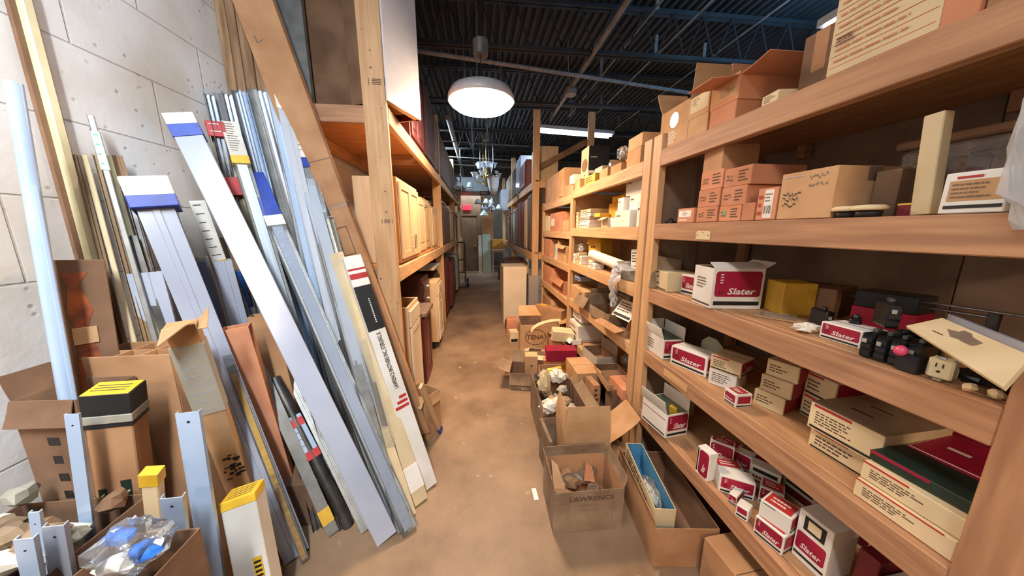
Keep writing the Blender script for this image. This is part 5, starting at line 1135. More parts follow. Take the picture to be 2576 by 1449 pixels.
# red lidded cartons at the right end
closed('slater_box', 'long cream box with red ends, lowest at the right end of the fourth shelf', 'box', frame((1.075, .645, Z+.001), (.0, -1, 0)), .19, .10, .055, 'creamcard', textbox('front', 4, False)+[('front', 'rect', 'redprint', .0, .92, .9, 1)])
closed('slater_box', 'second long cream box with a red stripe stacked on the lowest one', 'box', frame((1.085, .645, Z+.058), (.0, -1, 0)), .19, .10, .055, 'creamcard', textbox('front', 4, False)+[('front', 'rect', 'redprint', .0, .9, .5, 1)])
closed('black_box', 'flat dark green box above the long cream boxes', 'box', frame((1.10, .645, Z+.116), (.05, -1, 0)), .19, .12, .03, 'darkgreen', [('front', 'rect', 'crimson', 0, .7, .6, 1)], slot=False)
closed('slater_box', 'crimson-topped Slater carton behind the long cream boxes', 'box', frame((1.22, .645, Z+.10), (.12, -1, 0)), .18, .2, .05, 'whitecard', [('top', 'rect', 'crimson', .02, .02, .98, .98), ('front', 'rect', 'crimson', .0, .4, 1, 1), ('front', 'rect', 'ink', .0, .05, 1, .25), ('top', 'rect', 'whitecard', .2, .42, .42, .5)], slot=False)
closed('plain_box', 'plain dark brown box supporting the crimson-topped carton', 'box', frame((1.24, .645, Z+.001), (.0, -1, 0)), .19, .2, .098, 'kraftdark')
closed('slater_box', 'dark crimson box at the far right back of the fourth shelf', 'box', frame((1.45, .70, Z+.001), (.1, -1, 0)), .22, .15, .16, 'crimson', [('front', 'rect', 'ink', .05, .05, .95, .15)], slot=False)

# fifth shelf (0.42 m)
Z = S1[4]
O_('slater_box', 'open white Slater box with a bent-up flap, leftmost on the lowest shelf', (1613, 1050), (1673, 1104), 997, .15, Z, 'whitecard', [('front', 'rect', 'crimson', .05, .72, .95, .75), ('front', 'rect', 'ink', .05, .08, .95, .14)]+slater('right', None), flaps={'front': 15, 'back': 0}, inside='greencard', fl=.08)
m = MB(); [m.crumple((0, 0, 0), (.03, .02, .02), 'clear', 3, 10)]; 
closed('yellow_pack', 'yellowish pack sticking out of the leftmost open Slater box', 'pack', turn((1.17, 1.53, Z+.03), 20, 0, -8), .06, .05, .09, 'yellowcard', slot=False)
t = thing('tape_roll', 'small white roll lying left of the leftmost open Slater box', 'roll', turn((1.10, 1.70, Z+.022), 0))
MB().cyl((0, 0, 0), (.06, -.02, 0), .02, 'paper', 14).build('roll_body', t)
closed('grey_pack', 'thin grey pack standing between the open Slater box and the side', 'pack', turn((1.33, 1.62, Z+.001), 10), .03, .06, .12, 'greycard', slot=False)
SMALL = slater('front', None)+[('right', 'rrect', 'crimson', .08, .3, .92, .9), ('right', 'rect', 'ink', .06, .08, .94, .18)]
REDTOP = [('top', 'rect', 'redprint', .08, .1, .92, .9), ('top', 'lines', 'whitecard', .2, .25, .8, .75, 2)]
VERT = [('front', 'rrect', 'crimson', .2, .05, .95, .95), ('front', 'rect', 'ink', .05, .1, .14, .95), ('front', 'text', 'whitecard', .45, .2, .7, .5, 'Slater', .2)]
def pile(label, A, B, top, d, pr, rot=0, tilt=0, lift=0, mat='whitecard'):
    M, w_, h_ = at(A, B, top, Z, lift=lift); closed('slater_box', label, 'box', M @ M4.Rotation(math.radians(rot), 4, 'Z') @ M4.Rotation(math.radians(tilt), 4, 'Y'), w_, d, max(.02, h_-lift), mat, pr, 'pile of small Slater boxes on the lowest shelf', slot=False)
pile('upright little Slater box turned on end at the left of the pile', (1748, 1185), (1778, 1213), 1120, .045, VERT)
pile('little box leaning behind the upright one at the left of the pile', (1779, 1165), (1838, 1195), 1105, .04, SMALL+REDTOP, rot=10)
pile('little box lying flat behind the left of the pile, edge on', (1822, 1166), (1885, 1200), 1122, .05, SMALL)
pile('dark-sided little box at the back of the pile', (1890, 1180), (1950, 1215), 1135, .05, [('front', 'rect', 'ink', .1, .15, .9, .35), ('front', 'rect', 'crimson', .1, .5, .9, .9)])
pile('little box with an orange-red top right of the upright one', (1797, 1207), (1866, 1220), 1172, .06, SMALL+REDTOP)
pile('white-topped little box in the middle of the pile', (1806, 1235), (1896, 1262), 1195, .07, SMALL)
pile('smallest Slater box facing out under the middle of the pile', (1848, 1296), (1879, 1316), 1268, .05, [('front', 'rrect', 'crimson', .12, .45, .88, .9), ('front', 'rect', 'ink', .1, .15, .9, .3)])
pile('little box under the white-topped one in the pile', (1830, 1262), (1850, 1275), 1240, .09, SMALL)
pile('crimson-sided little box leaning at the far left back of the pile', (1800, 1150), (1850, 1172), 1108, .07, SMALL+REDTOP, rot=-12)
pile('long little box lying on its side behind the middle of the pile', (1880, 1215), (1955, 1255), 1165, .06, [('front', 'rect', 'ink', .1, .72, .9, .88), ('front', 'lines', 'maroon', .1, .2, .8, .6, 2)], rot=4)
pile('little box with a faded red top right behind the white-topped one', (1905, 1262), (1965, 1295), 1222, .07, SMALL+REDTOP, rot=8)
M, w_, h_ = at((1893, 1340), (1965, 1400), 1296, Z)
closed('slater_box', 'lower box of the two red-topped Slater boxes near the front of the lowest shelf', 'box', M, w_, .09, h_, 'whitecard', SMALL+REDTOP, 'pile of small Slater boxes on the lowest shelf', slot=False)
closed('slater_box', 'red-topped Slater box stacked at the front of the lowest shelf, beside the tall one', 'box', M @ M4.Translation((.002, .01, h_+.001)) @ M4.Rotation(.1, 4, 'Z'), w_, .085, .07, 'whitecard', [('front', 'rect', 'ink', .1, .88, .5, .93), ('right', 'rrect', 'crimson', .06, .3, .94, .9), ('right', 'rect', 'ink', .05, .1, .95, .2)]+REDTOP, 'pile of small Slater boxes on the lowest shelf', slot=False)
closed('slater_box', 'tall white Slater box with a black framed window above its crimson panel', 'box', frame((1.13, .80, Z+.001), (.10, -1, 0)), .10, .12, .20, 'whitecard', [('front', 'rrect', 'crimson', .06, .22, .92, .58), ('front', 'text', 'whitecard', .2, .27, .8, .38, 'Slater', .25), ('front', 'rect', 'ink', .05, .1, .95, .15), ('front', 'rect', 'ink', .2, .66, .82, .94), ('front', 'rect', 'creamcard', .32, .71, .70, .89)], slot=False)
closed('dark_box', 'dark maroon box right of the tall windowed Slater box', 'box', frame((1.17, .655, Z+.001), (.05, -1, 0)), .05, .12, .20, 'maroon', slot=False)
closed('grey_box', 'pale grey box with black marks at the right end of the lowest shelf', 'box', frame((1.15, .595, Z+.001), (.05, -1, 0)), .13, .14, .17, 'greycard', [('front', 'lines', 'ink', .3, .5, .9, .8, 2)], slot=False)
for i, (x, y, a, h_, lb) in enumerate([(1.34, 1.22, 15, .06, 'back row box with a black bar under the fourth shelf'), (1.36, 1.05, 5, .09, 'back row box with a faded red panel under the fourth shelf'), (1.38, .88, 10, .12, 'rearmost pale box in the shade of the lowest shelf')]):
    closed('slater_box', lb, 'box', frame((x, y, Z+.001), (math.sin(math.radians(a)), -1, 0)), .13, .10, h_, 'whitecard', [('front', 'rect', 'ink', .1, .7, .9, .85), ('front', 'rect', 'maroon', .1, .15, .9, .55)], 'pile of small Slater boxes on the lowest shelf', slot=False)

# ------------------------------------------------------------------ second unit, bay next to the double post (y 1.95 .. 3.4)
Z = S2[0]
h = K_('carton', 'lower of two cream cartons stacked at the right end of the middle unit top', 1576, 1610, 385, .30, Z, 'kraft2', base=415)
K_('carton', 'upper of two cream cartons stacked at the right end of the middle unit top', 1578, 1612, 352, .30, Z, 'kraft2', stack=h, base=410)
K_('open_carton', 'small open carton beside the two stacked cream cartons', 1536, 1562, 420, .14, Z, 'kraft2', op={'left': 30}, base=430)
K_('open_carton', 'small box with raised flap and white bag in it on the middle unit top', 1508, 1528, 430, .16, Z, 'kraft2', op={'back': 20}, base=445)
m = MB(); m.crumple((1.14, 2.42, Z+.16), (.05, .07, .05), 'clear', 8, 12, .4); m.crumple((1.14, 2.42, Z+.15), (.035, .05, .035), 'paper', 18, 10, .4); tag(m.build('crumpled_bag'), 'crumpled whitish bag sticking out of the flapped box on the middle unit top', 'plastic bag')
t = thing('orange_card', 'big tilted orange-brown card flap on the middle unit top', 'cardboard sheet', turn((1.20, 2.62, Z+.02), -62, 0, -16))
MB().box((0, 0, 0), (.42, .012, .10), 'kraftred').build('sheet', t)
K_('yellow_box', 'yellow printed box on the middle unit top', 1470, 1496, 447, .12, Z, 'yellowcard', [('front', 'lines', 'inkbrown', .15, .2, .85, .85, 3)], base=465)
K_('white_box', 'pale cream box behind the yellow one on the middle unit top', 1462, 1478, 425, .3, Z, 'creamcard', base=465, dx=.14)
K_('carton', 'small reddish carton left of the yellow box on the middle unit top', 1446, 1458, 455, .12, Z, 'kraft2', base=475)
hb = zat(V((1.20, 3.36, Z)), 366)-Z
closed('black_box', 'large black and white appliance box standing behind the yellow one', 'box', turn((1.20, 3.36, Z+.001), 0), .23, .24, hb, 'black', [('front', 'rect', 'whitecard', 0, 0, 1, .45), ('front', 'rect', 'ink', .05, .12, .62, .38), ('front', 'rect', 'greycard', .38, .16, .55, .34), ('front', 'rect', 'pinkplast', .12, .18, .24, .3), ('front', 'rect', 'greycard', .7, .12, .95, .36), ('front', 'lines', 'greycard', .1, .72, .5, .78, 1), ('left', 'rect', 'creamcard', 0, 0, 1, 1), ('left', 'oval', 'kraftdark', .1, .45, .9, .75), ('left', 'lines', 'inkfade', .4, .08, .7, .4, 5)], slot=False)
Z = S2[1]
hh = 0
for i, (t_, mt_) in enumerate([(.045, 'whitecard'), (.035, 'whitecard'), (.03, 'greycard'), (.035, 'whitecard'), (.035, 'creamcard')]):
    closed('flat_box', ['bottom', 'second', 'third', 'fourth', 'top'][i]+' box of the flat white stack left on the second level of the middle unit', 'box', frame((1.10+.006*(i % 2), 3.30-.008*i, Z+.001+hh), (0, -1, 0)), .30, .25, t_, mt_, [('front', 'lines', 'inkfade', .05, .2, .95, .8, 1), ('left', 'lines', 'ink', .1, .2, .9, .8, 1)], 'flat white boxes', slot=False); hh += t_+.001
hh = 0
for i, t_ in enumerate((.04, .04, .045, .04)):
    closed('small_box', ['bottom', 'second', 'third', 'top'][i]+' box of the narrow cream stack at the left post, middle unit', 'box', frame((1.09, 3.38, Z+.001+hh), (0, -1, 0)), .07, .12, t_, 'creamcard', [('front', 'lines', 'redprint' if i % 2 else 'inkfade', .1, .2, .9, .8, 1)], 'narrow cream boxes', slot=False); hh += t_+.001
closed('yellow_box', 'small yellow box on the flat white stack', 'box', frame((1.12, 2.92, Z+.10), (.1, -1, 0)), .12, .1, .035, 'yellowcard', slot=False)
closed('yellow_box', 'yellowish carton behind the small yellow one, middle unit', 'box', frame((1.24, 2.86, Z+.001), (.1, -1, 0)), .26, .2, .22, 'yellowcard', slot=False)
closed('yellow_box', 'top yellowish carton with tape behind, middle unit', 'box', frame((1.26, 2.84, Z+.223), (.1, -1, 0)), .2, .18, .06, 'yellowcard', slot=False)
O_('open_carton', 'small open cream box lying on its side amid the white boxes', (1512, 575), (1528, 576), 548, .1, Z, 'creamcard', x=XF+.03, flaps={'front': 120})
closed('flat_box', 'white plain box right of the open cream one, middle unit', 'box', frame((1.09, 2.62, Z+.001), (.05, -1, 0)), .22, .16, .075, 'whitecard', slot=False)
for i, (x, y, z, w_, h_, lb) in enumerate([(1.08, 2.36, 0, .24, .12, 'large white box at the front right of the second level, middle unit'), (1.10, 2.37, .121, .10, .10, 'white box stacked left on the large white one'), (1.13, 2.24, .121, .16, .11, 'cream box stacked right on the large white one'), (1.14, 2.33, .233, .26, .15, 'upper white carton of the tall white stack'), (1.15, 2.33, .384, .26, .09, 'topmost white carton touching the shelf above'), (1.10, 2.06, 0, .10, .17, 'white box standing against the double post'), (1.11, 2.05, .171, .08, .08, 'small white box on top of the one at the double post')]):
    if z+h_ > .36: h_ = .36-z
    if h_ < .02: continue
    closed('white_box', lb, 'box', frame((x, y, Z+.001+z), (0, -1, 0)), w_, .2, h_, 'whitecard', [('left', 'lines', 'ink', .1, .15, .9, .8, 3), ('front', 'lines', 'inkfade', .1, .6, .5, .8, 1)], 'white boxes at the double post', slot=False)
# third level
Z = S2[2]
M = frame((1.13, 3.02, Z+.001), (.25, -1, 0)) @ M4.Rotation(math.radians(-6), 4, 'Y')
opened('yellow_bin', 'bright yellow folded-lip box with black print standing on the third level', 'box', M, .20, .14, .27, 'yellowcard', [('front', 'lines', 'ink', .2, .62, .8, .76, 1), ('front', 'lines', 'ink', .25, .2, .8, .34, 1)], {'front': 155, 'right': 20}, fl=.05)
for i, (y, h_, w_, m_, lb) in enumerate([(3.36, .10, .05, 'whitecard', 'small white box at the left post on the third level'), (3.29, .08, .05, 'creamcard', 'small cream box second from the left post on the third level'), (3.22, .12, .05, 'creamcard', 'tall cream box left of the yellow bin'), (3.15, .09, .06, 'whitecard', 'white box at the foot of the yellow bin'), (2.88, .07, .09, 'whitecard', 'low white box right of the yellow bin'), (2.80, .05, .1, 'whitecard', 'lowest white box beside the paper roll')]):
    closed('small_box', lb, 'box', frame((1.07, y, Z+.001), (0, -1, 0)), w_, .09, h_, m_, [('front', 'lines', 'inkfade', .1, .3, .9, .8, 2)], slot=False)
m = MB(); m.crumple((1.12, 3.24, Z+.17), (.05, .05, .045), 'clear', 40, 12, .4); m.crumple((1.12, 3.24, Z+.16), (.035, .04, .03), 'styro', 41, 10, .4); tag(m.build('small_bag'), 'small bag of white parts on the boxes left of the yellow bin', 'plastic bag')
t = thing('paper_roll', 'large white rolled sheet lying slanted on the third level', 'roll', turn((1.10, 2.86, Z+.13)))
MB().tube([(0, 0, 0), (.05, -.62, -.06)], .045, 'paper', 20).build('roll_body', t); MB().tube([(.02, .01, .0), (.02, .018, .0)], .03, 'greycard', 14).build('roll_core', t)
t = thing('plastic_wrap', 'torn clear plastic hanging over the third shelf rail in the middle unit', 'plastic bag', turn((1.02, 2.16, Z+.02)))
m = MB(); rnd = random.Random(14); n = 12
rows = []
for j in range(9):
    zz = .06-.035*j; rows.append([(rnd.uniform(-.025, .02)-(.02 if j > 1 else -.02), -.09+.18*i/n*(1-j*.07)+rnd.uniform(-.01, .01), zz+rnd.uniform(-.008, .008)) for i in range(n+1)])
vs = [p for r_ in rows for p in r_]; m.add(vs, [(j*(n+1)+i, j*(n+1)+i+1, (j+1)*(n+1)+i+1, (j+1)*(n+1)+i) for j in range(8) for i in range(n)], 'cloudy', True); m.build('hanging_film', t)
m = MB(); m.crumple((.06, 0, .05), (.08, .12, .04), 'cloudy', 6, 14, .4); m.build('bunched_film', t)
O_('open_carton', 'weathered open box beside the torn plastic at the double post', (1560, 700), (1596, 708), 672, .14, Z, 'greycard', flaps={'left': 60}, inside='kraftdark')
h = .10
closed('barcode_box', 'lower white box at the double post on the third level', 'box', frame((1.12, 2.14, Z+.001), (0, -1, 0)), .17, .14, .10, 'whitecard', LINES('front', 3, 'ink'), slot=False)
closed('barcode_box', 'upper white box with dark lines at the double post, tilted', 'box', frame((1.12, 2.13, Z+.102), (0, -1, 0)) @ M4.Rotation(-.1, 4, 'Y'), .12, .14, .12, 'whitecard', LINES('front', 4, 'ink'), slot=False)
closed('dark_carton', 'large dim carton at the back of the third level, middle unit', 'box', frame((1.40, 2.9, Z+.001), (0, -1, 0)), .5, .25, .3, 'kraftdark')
# fourth level
Z = S2[3]
K_('creamy_carton', 'tall cream carton at the left end of the fourth level', 1430, 1470, 712, .16, Z, 'kraft2', base=765)
closed('flat_box', 'white and blue lid box on the cream carton, fourth level', 'box', frame((1.08, 3.32, Z+.235), (.05, -1, 0)), .16, .16, .05, 'whitegloss', [('front', 'rect', 'blue', .05, .2, .95, .45)], slot=False)
closed('blue_pack', 'small blue pack lying on the white and blue lid box', 'pack', turn((1.12, 3.18, Z+.287), 20), .07, .06, .03, 'blue', slot=False)
for j in range(3):
    for k in range(5):
        i = j*5+k
        closed('ledger_box', ['lowest', 'second', 'third', 'fourth', 'topmost'][k]+' thin grey-white box in the '+['left', 'middle', 'right'][j]+' column at the back of the fourth level', 'box', frame((1.34+.004*(k % 2), 3.22-.24*j, Z+.15+.036*k), (0, -1, 0)), .22, .12, .034, ['greycard', 'whitecard', 'greycard'][(i) % 3], [('front', 'lines', 'ink', .05, .2, .95, .8, 1)], 'thin boxes in columns', slot=False)
closed('plain_box', 'long brown carton carrying the columns of thin boxes', 'box', frame((1.32, 3.24, Z+.001), (0, -1, 0)), .74, .2, .147, 'kraftdark')
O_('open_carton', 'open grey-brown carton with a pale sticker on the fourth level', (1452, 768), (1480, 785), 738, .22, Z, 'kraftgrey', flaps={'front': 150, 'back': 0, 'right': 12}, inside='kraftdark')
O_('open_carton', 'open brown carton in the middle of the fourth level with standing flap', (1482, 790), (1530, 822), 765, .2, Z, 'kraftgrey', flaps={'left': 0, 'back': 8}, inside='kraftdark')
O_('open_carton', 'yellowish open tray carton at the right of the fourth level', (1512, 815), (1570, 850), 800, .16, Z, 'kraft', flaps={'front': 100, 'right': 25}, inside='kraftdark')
t = thing('printed_card', 'large printed card leaning in the right fourth-level carton', 'card', frame((1.10, 2.36, Z+.09), (.15, -1, 0)) @ M4.Rotation(math.radians(-38), 4, 'X'))
m = MB(); m.box((0, 0, 0), (.24, .003, .16), 'whitecard', .0005); prints(m, .24, .003, .16, [('front', 'lines', 'inkbrown', .08, .35, .92, .9, 4), ('front', 'rect', 'ink', .05, .08, .95, .22)]); m.build('card_sheet', t)
# fifth level
Z = S2[4]
h = K_('white_box', 'bottom white carton at the left end of the fifth level', 1426, 1452, 828, .3, Z, 'whitecard', LINES('front', 2, 'inkfade'), base=865)
K_('white_box', 'second white carton stacked at the left end of the fifth level', 1427, 1454, 796, .3, Z, 'whitecard', LINES('front', 2, 'inkfade'), stack=h, base=850)
closed('white_box', 'third white carton stacked at the left end of the fifth level', 'box', frame((1.09, 3.36, Z+.24), (0, -1, 0)), .3, .28, .09, 'whitecard', LINES('front', 2, 'inkfade'))
O_('shoe_box', 'open white-fronted box with dark inside in the middle of the fifth level', (1464, 896), (1500, 930), 870, .2, Z, 'greycard', inside='kraftdark', flaps={'back': 0})
O_('wood_tray', 'cream-lined drawer tray of screws at the front of the fifth level', (1492, 930), (1528, 985), 915, .22, Z, 'kraft2', inside='kraftdark')
m = MB(); m.crumple((0, 0, 0), (.05, .04, .05), 'clear', 60, 12, .4); m.crumple((0, 0, -.01), (.03, .03, .03), 'cloudy', 61, 10, .4); tag(m.build('clear_bag', None, turn((1.24, 2.30, Z+.15))), 'clear bag sticking up from the drawer tray', 'plastic bag')
C_('carton', 'small reddish carton at the right end of the fifth level', (1532, 970), (1566, 1010), 945, .16, Z, 'kraftred', [('top', 'scrawl', 'inkbrown', .3, .3, .8, .7, 1)])
O_('torn_box', 'torn white box with black print at the left end of the fifth level', (1424, 848), (1440, 868), 838, .1, Z, 'whitecard', [('front', 'lines', 'ink', .1, .2, .9, .9, 3)], flaps={'front': 140}, fl=.05)

# ------------------------------------------------------------------ second unit, far bay (y 3.5 .. 5)
Z = S3[0]
K_('carton', 'wide pale carton standing at the left end of the far low bay top', 1372, 1418, 455, .3, Z, 'kraft2', base=500)
K_('carton', 'carton with a white box on it near the far bay right end', 1420, 1436, 470, .2, Z, 'kraftred', base=490)
closed('white_box', 'small white box on the carton at the right of the far bay top', 'box', frame((1.10, 3.72, Z+.12), (0, -1, 0)), .16, .15, .12, 'whitecard')
m = MB(); m.crumple((1.12, 4.0, Z+.05), (.06, .15, .05), 'kraft2', 70, 14, .4); tag(m.build('torn_cardboard'), 'torn crumpled cardboard at the rail of the far bay top', 'packing paper')
Z = S3[1]
K_('carton', 'brown carton with a small white label on the second level of the far bay', 1384, 1412, 538, .3, Z, 'kraftred', [('front', 'rect', 'whitecard', .1, .3, .4, .7)], base=578)
K_('carton', 'small yellowish carton right of the labelled brown one', 1415, 1430, 555, .16, Z, 'kraft2', base=578)
K_('white_box', 'narrow white box at the left of the far bay second level', 1369, 1380, 545, .2, Z, 'creamcard', base=578)
Z = S3[2]
K_('open_carton', 'open carton stuffed with papers on the third level of the far bay', 1402, 1424, 615, .2, Z, 'kraft2', base=650, op={'left': 30, 'front': 130}, fl=.06)
t = thing('paper_bundle', 'bundle of coloured papers leaning in the far bay', 'papers', frame((1.08, 4.30, Z+.001), (0, -1, 0)) @ M4.Rotation(.15, 4, 'Y'))
for q, mm_ in enumerate(('greenlabel', 'whitecard', 'bluecard', 'paper')): MB().box((.02*q, 0, 0), (.02*q+.01, .2, .2+.01*q), mm_).build('sheet', t)
K_('carton', 'tan carton at the left of the far bay third level', 1368, 1384, 600, .2, Z, 'kraftred', base=645)
Z = S3[3]
K_('carton', 'tall tan carton at the left of the far bay fourth level', 1362, 1384, 662, .3, Z, 'kraftred', base=715)
K_('open_carton', 'orange printed carton with a raised flap in the far bay', 1388, 1418, 690, .2, Z, 'kraftred', [('front', 'lines', 'rust', .2, .2, .9, .8, 4)], base=738, op={'left': 12, 'back': 5, 'front': 150}, fl=.09)
Z = S3[4]
K_('carton', 'low carton at the left of the far bay bottom level', 1360, 1380, 735, .25, Z, 'kraft', base=780)
K_('open_carton', 'crushed open carton with bent flaps on the far bay bottom level', 1386, 1412, 768, .25, Z, 'kraft2', base=805, op={'left': 60, 'front': 110, 'back': 20}, fl=.12)
# ------------------------------------------------------------------ boxes on the floor along the low shelving
L1 = [('front', 'text', 'inkbrown', .22, .76, .86, .87, 'LAWRENCE'), ('front', 'lines', 'inkfade', .35, .62, .75, .7, 1), ('front', 'lines', 'inkfade', .38, .5, .6, .56, 1), ('front', 'rect', 'inkfade', .2, .2, .205, .7), ('front', 'rect', 'inkfade', .84, .2, .845, .7)]
a = P(1385, 1345, z=0); b = P(1566, 1345, z=0); W_ = b.x-a.x; hh = zat(V((a.x, a.y, 0)), 1243)
LB = turn((a.x+.012, a.y, .001), -1)
t = opened('lawrence_carton', 'worn open carton printed LAWRENCE standing nearest on the floor', 'box', LB, W_, .27, hh, 'kraftgrey', L1, {'back': -3, 'right': 14, 'left': 8}, inside='kraft', fl=.065)
t = thing('carton_filling', 'crumpled paper and parts inside the worn LAWRENCE carton', 'packing paper', turn((a.x+.04, a.y+.04, hh*.45))); m = MB(); rnd = random.Random(77)
t['kind'] = 'stuff'
for k in range(14): m.crumple((rnd.uniform(.03, W_-.08), rnd.uniform(.04, .2), rnd.uniform(0, .05)), (.05, .045, .025), rnd.choice(['kraftgrey', 'kraft', 'greycard', 'kraftdark']), k+100, 8)
m.build('paper_heap', t); m = MB(); m.slab((W_*.5, .12, .05), (W_*.66, .1, .05), (W_*.64, .14, .12), (W_*.54, .14, .15), .003, 'kraftred'); m.build('card_triangle', t); m = MB(); m.slab((.0, .06, .05), (.07, .03, .05), (.03, .12, .17), (.0, .14, .19), .003, 'kraft2'); m.build('card_triangle', t)
# flapped carton behind it
a = P(1398, 1168, z=.05); b = P(1530, 1168, z=.05)
O_('open_carton', 'tan open carton with tall raised flaps right behind the LAWRENCE carton', (1413, 1206), (1530, 1202), 1120, .25, 0, 'kraft2', flaps={'left': -4, 'front': -6, 'right': 50}, inside='kraft', fl=.25, lift=0)
closed('grey_carton', 'narrow brown strip carton standing left of the LAWRENCE carton', 'box', frame((.40, 1.88, .001), (.05, -1, 0)), .25, .02, .30, 'kraftgrey', slot=False)
closed('white_card', 'small white card lying on the floor left of the LAWRENCE carton', 'card', turn((.30, 1.52, .001), 2), .028, .085, .002, 'whitecard', slot=False)
closed('white_card', 'small torn white card on the floor before the bag-filled carton', 'card', turn((.40, 2.80, .001), -3), .10, .04, .002, 'whitecard', slot=False)
t = opened('bag_carton', 'tall open carton overflowing with plastic bags on the floor, behind the tan flapped one', 'box', turn((.43, 1.92, .001), -1), .36, .56, .27, 'kraftgrey', (), {'left': 2, 'right': 40}, inside='kraftdark', fl=.09)
t = thing('bag_of_fittings', 'white bunched plastic bag on top of the bag-filled carton', 'plastic bag', turn((.50, 2.02, .30)))
MB().crumple((0, 0, 0), (.07, .06, .05), 'styro', 51, 16, .35).build('bag_body', t); MB().crumple((.07, .02, .01), (.05, .05, .04), 'styro', 52, 12, .35).build('bag_body', t)
t = thing('bag_of_fittings', 'yellowish crumpled paper bag rising from the bag-filled carton', 'bag', turn((.52, 2.28, .36)))
m = MB(); m.crumple((0, 0, 0), (.06, .05, .10), 'creamcard', 53, 14, .4); m.build('bag_body', t)
t = thing('bag_of_fittings', 'pink-white torn bag at the right rear of the bag-filled carton', 'bag', turn((.66, 2.40, .34)))
m = MB(); m.crumple((0, 0, 0), (.09, .06, .06), 'paper', 54, 14, .5); m.build('bag_body', t)
m = MB(); rnd = random.Random(9)
for k in range(14): m.crumple((.49+rnd.uniform(0, .22), 1.98+rnd.uniform(0, .42), .22+rnd.uniform(0, .05)), (.05, .05, .035), rnd.choice(['kraftgrey', 'styro', 'kraft', 'greycard']), k+200, 8)
tag(m.build('packing_paper'), 'crumpled wrapping paper filling the bag carton', 'packing paper', None, 'stuff')
closed('dark_strip', 'upright dark timber offcut at the double post foot', 'offcut', turn((1.00, 2.02, .001)), .05, .14, .40, 'kraftdark', slot=False)
closed('lined_box', 'narrow lined box standing beside the dark offcut', 'box', turn((.86, 2.06, .001), 4), .05, .16, .42, 'kraft', [('front', 'lines', 'ink', .1, .1, .9, .95, 9)], slot=False)
closed('carton', 'pale tan closed carton behind the tan flapped one', 'box', turn((.82, 2.34, .001), 0), .22, .34, .38, 'kraft2')
# long blue-lined box and kraft box under the lowest shelf
M = frame((1.02, 1.60, .27), (.10, -1, 0))
O_('blue_lined_box', 'long open box with blue lining and a clear bag in it, at the foot of the near unit', (1652, 1308), (1690, 1290), 1262, .10, .20, 'whitecard') if False else None
A_ = P(1575, 1110, z=.30); B_ = P(1648, 1275, z=.30); ln = (B_-A_).length; yv = (B_-A_).normalized()
Mb = frame((A_.x, A_.y, .12), (B_.x-A_.x, B_.y-A_.y, 0))
t = opened('blue_lined_box', 'long open box with blue lining and black print, at the foot of the near unit', 'box', Mb, ln, .10, .17, 'creamcard', [('front', 'lines', 'ink', .05, .2, .8, .9, 5)], {}, inside='bluecard')
t = thing('clear_bag', 'clear plastic bag of parts lying in the blue-lined box', 'plastic bag', Mb @ M4.Translation((ln*.62, .05, .10))); MB().crumple((0, 0, 0), (.11, .04, .045), 'clear', 60, 16, .3).build('bag_film', t); MB().crumple((0, 0, -.02), (.09, .03, .03), 'styro', 61, 12, .3).build('bag_content', t)
A_ = P(1562, 1135, z=.22); B_ = P(1655, 1330, z=.22)
Mb = frame((A_.x-.01, A_.y, .001), (B_.x-A_.x, B_.y-A_.y, 0))
opened('kraft_trough', 'long open brown carton holding the blue-lined box under the lowest shelf', 'box', Mb, (B_-A_).length, .30, .22, 'kraft', (), {'front': 10}, inside='kraftdark', fl=.04)
closed('carton', 'brown carton with handhold shadow under the lowest shelf at the right', 'box', turn((1.02, .72, .001), 4), .34, .32, .22, 'kraft')
closed('flat_carton', 'flat brown carton standing on edge between the LAWRENCE carton and the trough', 'box', frame((.80, 1.72, .001), (.18, -1, 0)), .50, .02, .18, 'kraftdark', slot=False)
# middle of the aisle side: open cartons, brass hinges, maroon box, TENA carton
t = opened('tena_carton', 'brown carton printed TENA with an oval ring, on the aisle floor', 'box', turn((.50, 3.62, .001), -4), .50, .42, .42, 'kraft2', [('front', 'ring', 'inkbrown', .12, .36, .66, .86, .93), ('front', 'text', 'inkbrown', .16, .54, .60, .68, 'TENA'), ('front', 'lines', 'inkfade', .12, .04, .4, .1, 1), ('front', 'oval', 'inkbrown', .74, .56, .88, .72), ('front', 'lines', 'inkbrown', .78, .66, .98, .72, 1), ('left', 'ring', 'inkfade', .3, .6, .6, .8, .8)], {'right': 75, 'back': 40}, inside='kraftdark', fl=.16)
closed('long_carton', 'long tan carton with a small yellow note leaning behind the TENA carton', 'box', turn((.78, 4.12, .001), -58, 0, 0), .5, .12, .56, 'kraft', [('top', 'rect', 'yellowcard', .1, .2, .3, .9)])
closed('box_with_lid', 'orange-topped carton on the floor left of the TENA carton', 'box', turn((.40, 4.40, .001), 0), .16, .2, .25, 'kraftred')
closed('ink_box', 'small black box under the cream cabinet', 'box', turn((.40, 4.70, .001), 0), .13, .1, .14, 'black', slot=False)
closed('white_box', 'small cream box between the black box and the TENA carton', 'box', turn((.42, 4.10, .001), 4), .12, .14, .16, 'creamcard', [('front', 'rect', 'ink', .1, .05, .9, .35)])
t = thing('black_trough', 'black-lined open shell leaning behind the TENA carton towards the shelf', 'tray', turn((.82, 3.40, .34), -48, 0, 20)); MB().slab((0, 0, 0), (.46, 0, 0), (.46, .1, .10), (0, .1, .10), .004, 'black').build('black_side', t); MB().slab((0, -.1, .10), (.46, -.1, .10), (.46, -.002, 0), (0, -.002, 0), .004, 'kraftgrey').build('brown_side', t)
t = thing('curved_card', 'curved cream cardboard strip arching over the TENA carton', 'cardboard sheet', turn((.60, 3.35, .40), 0)); m = MB(); n = 10
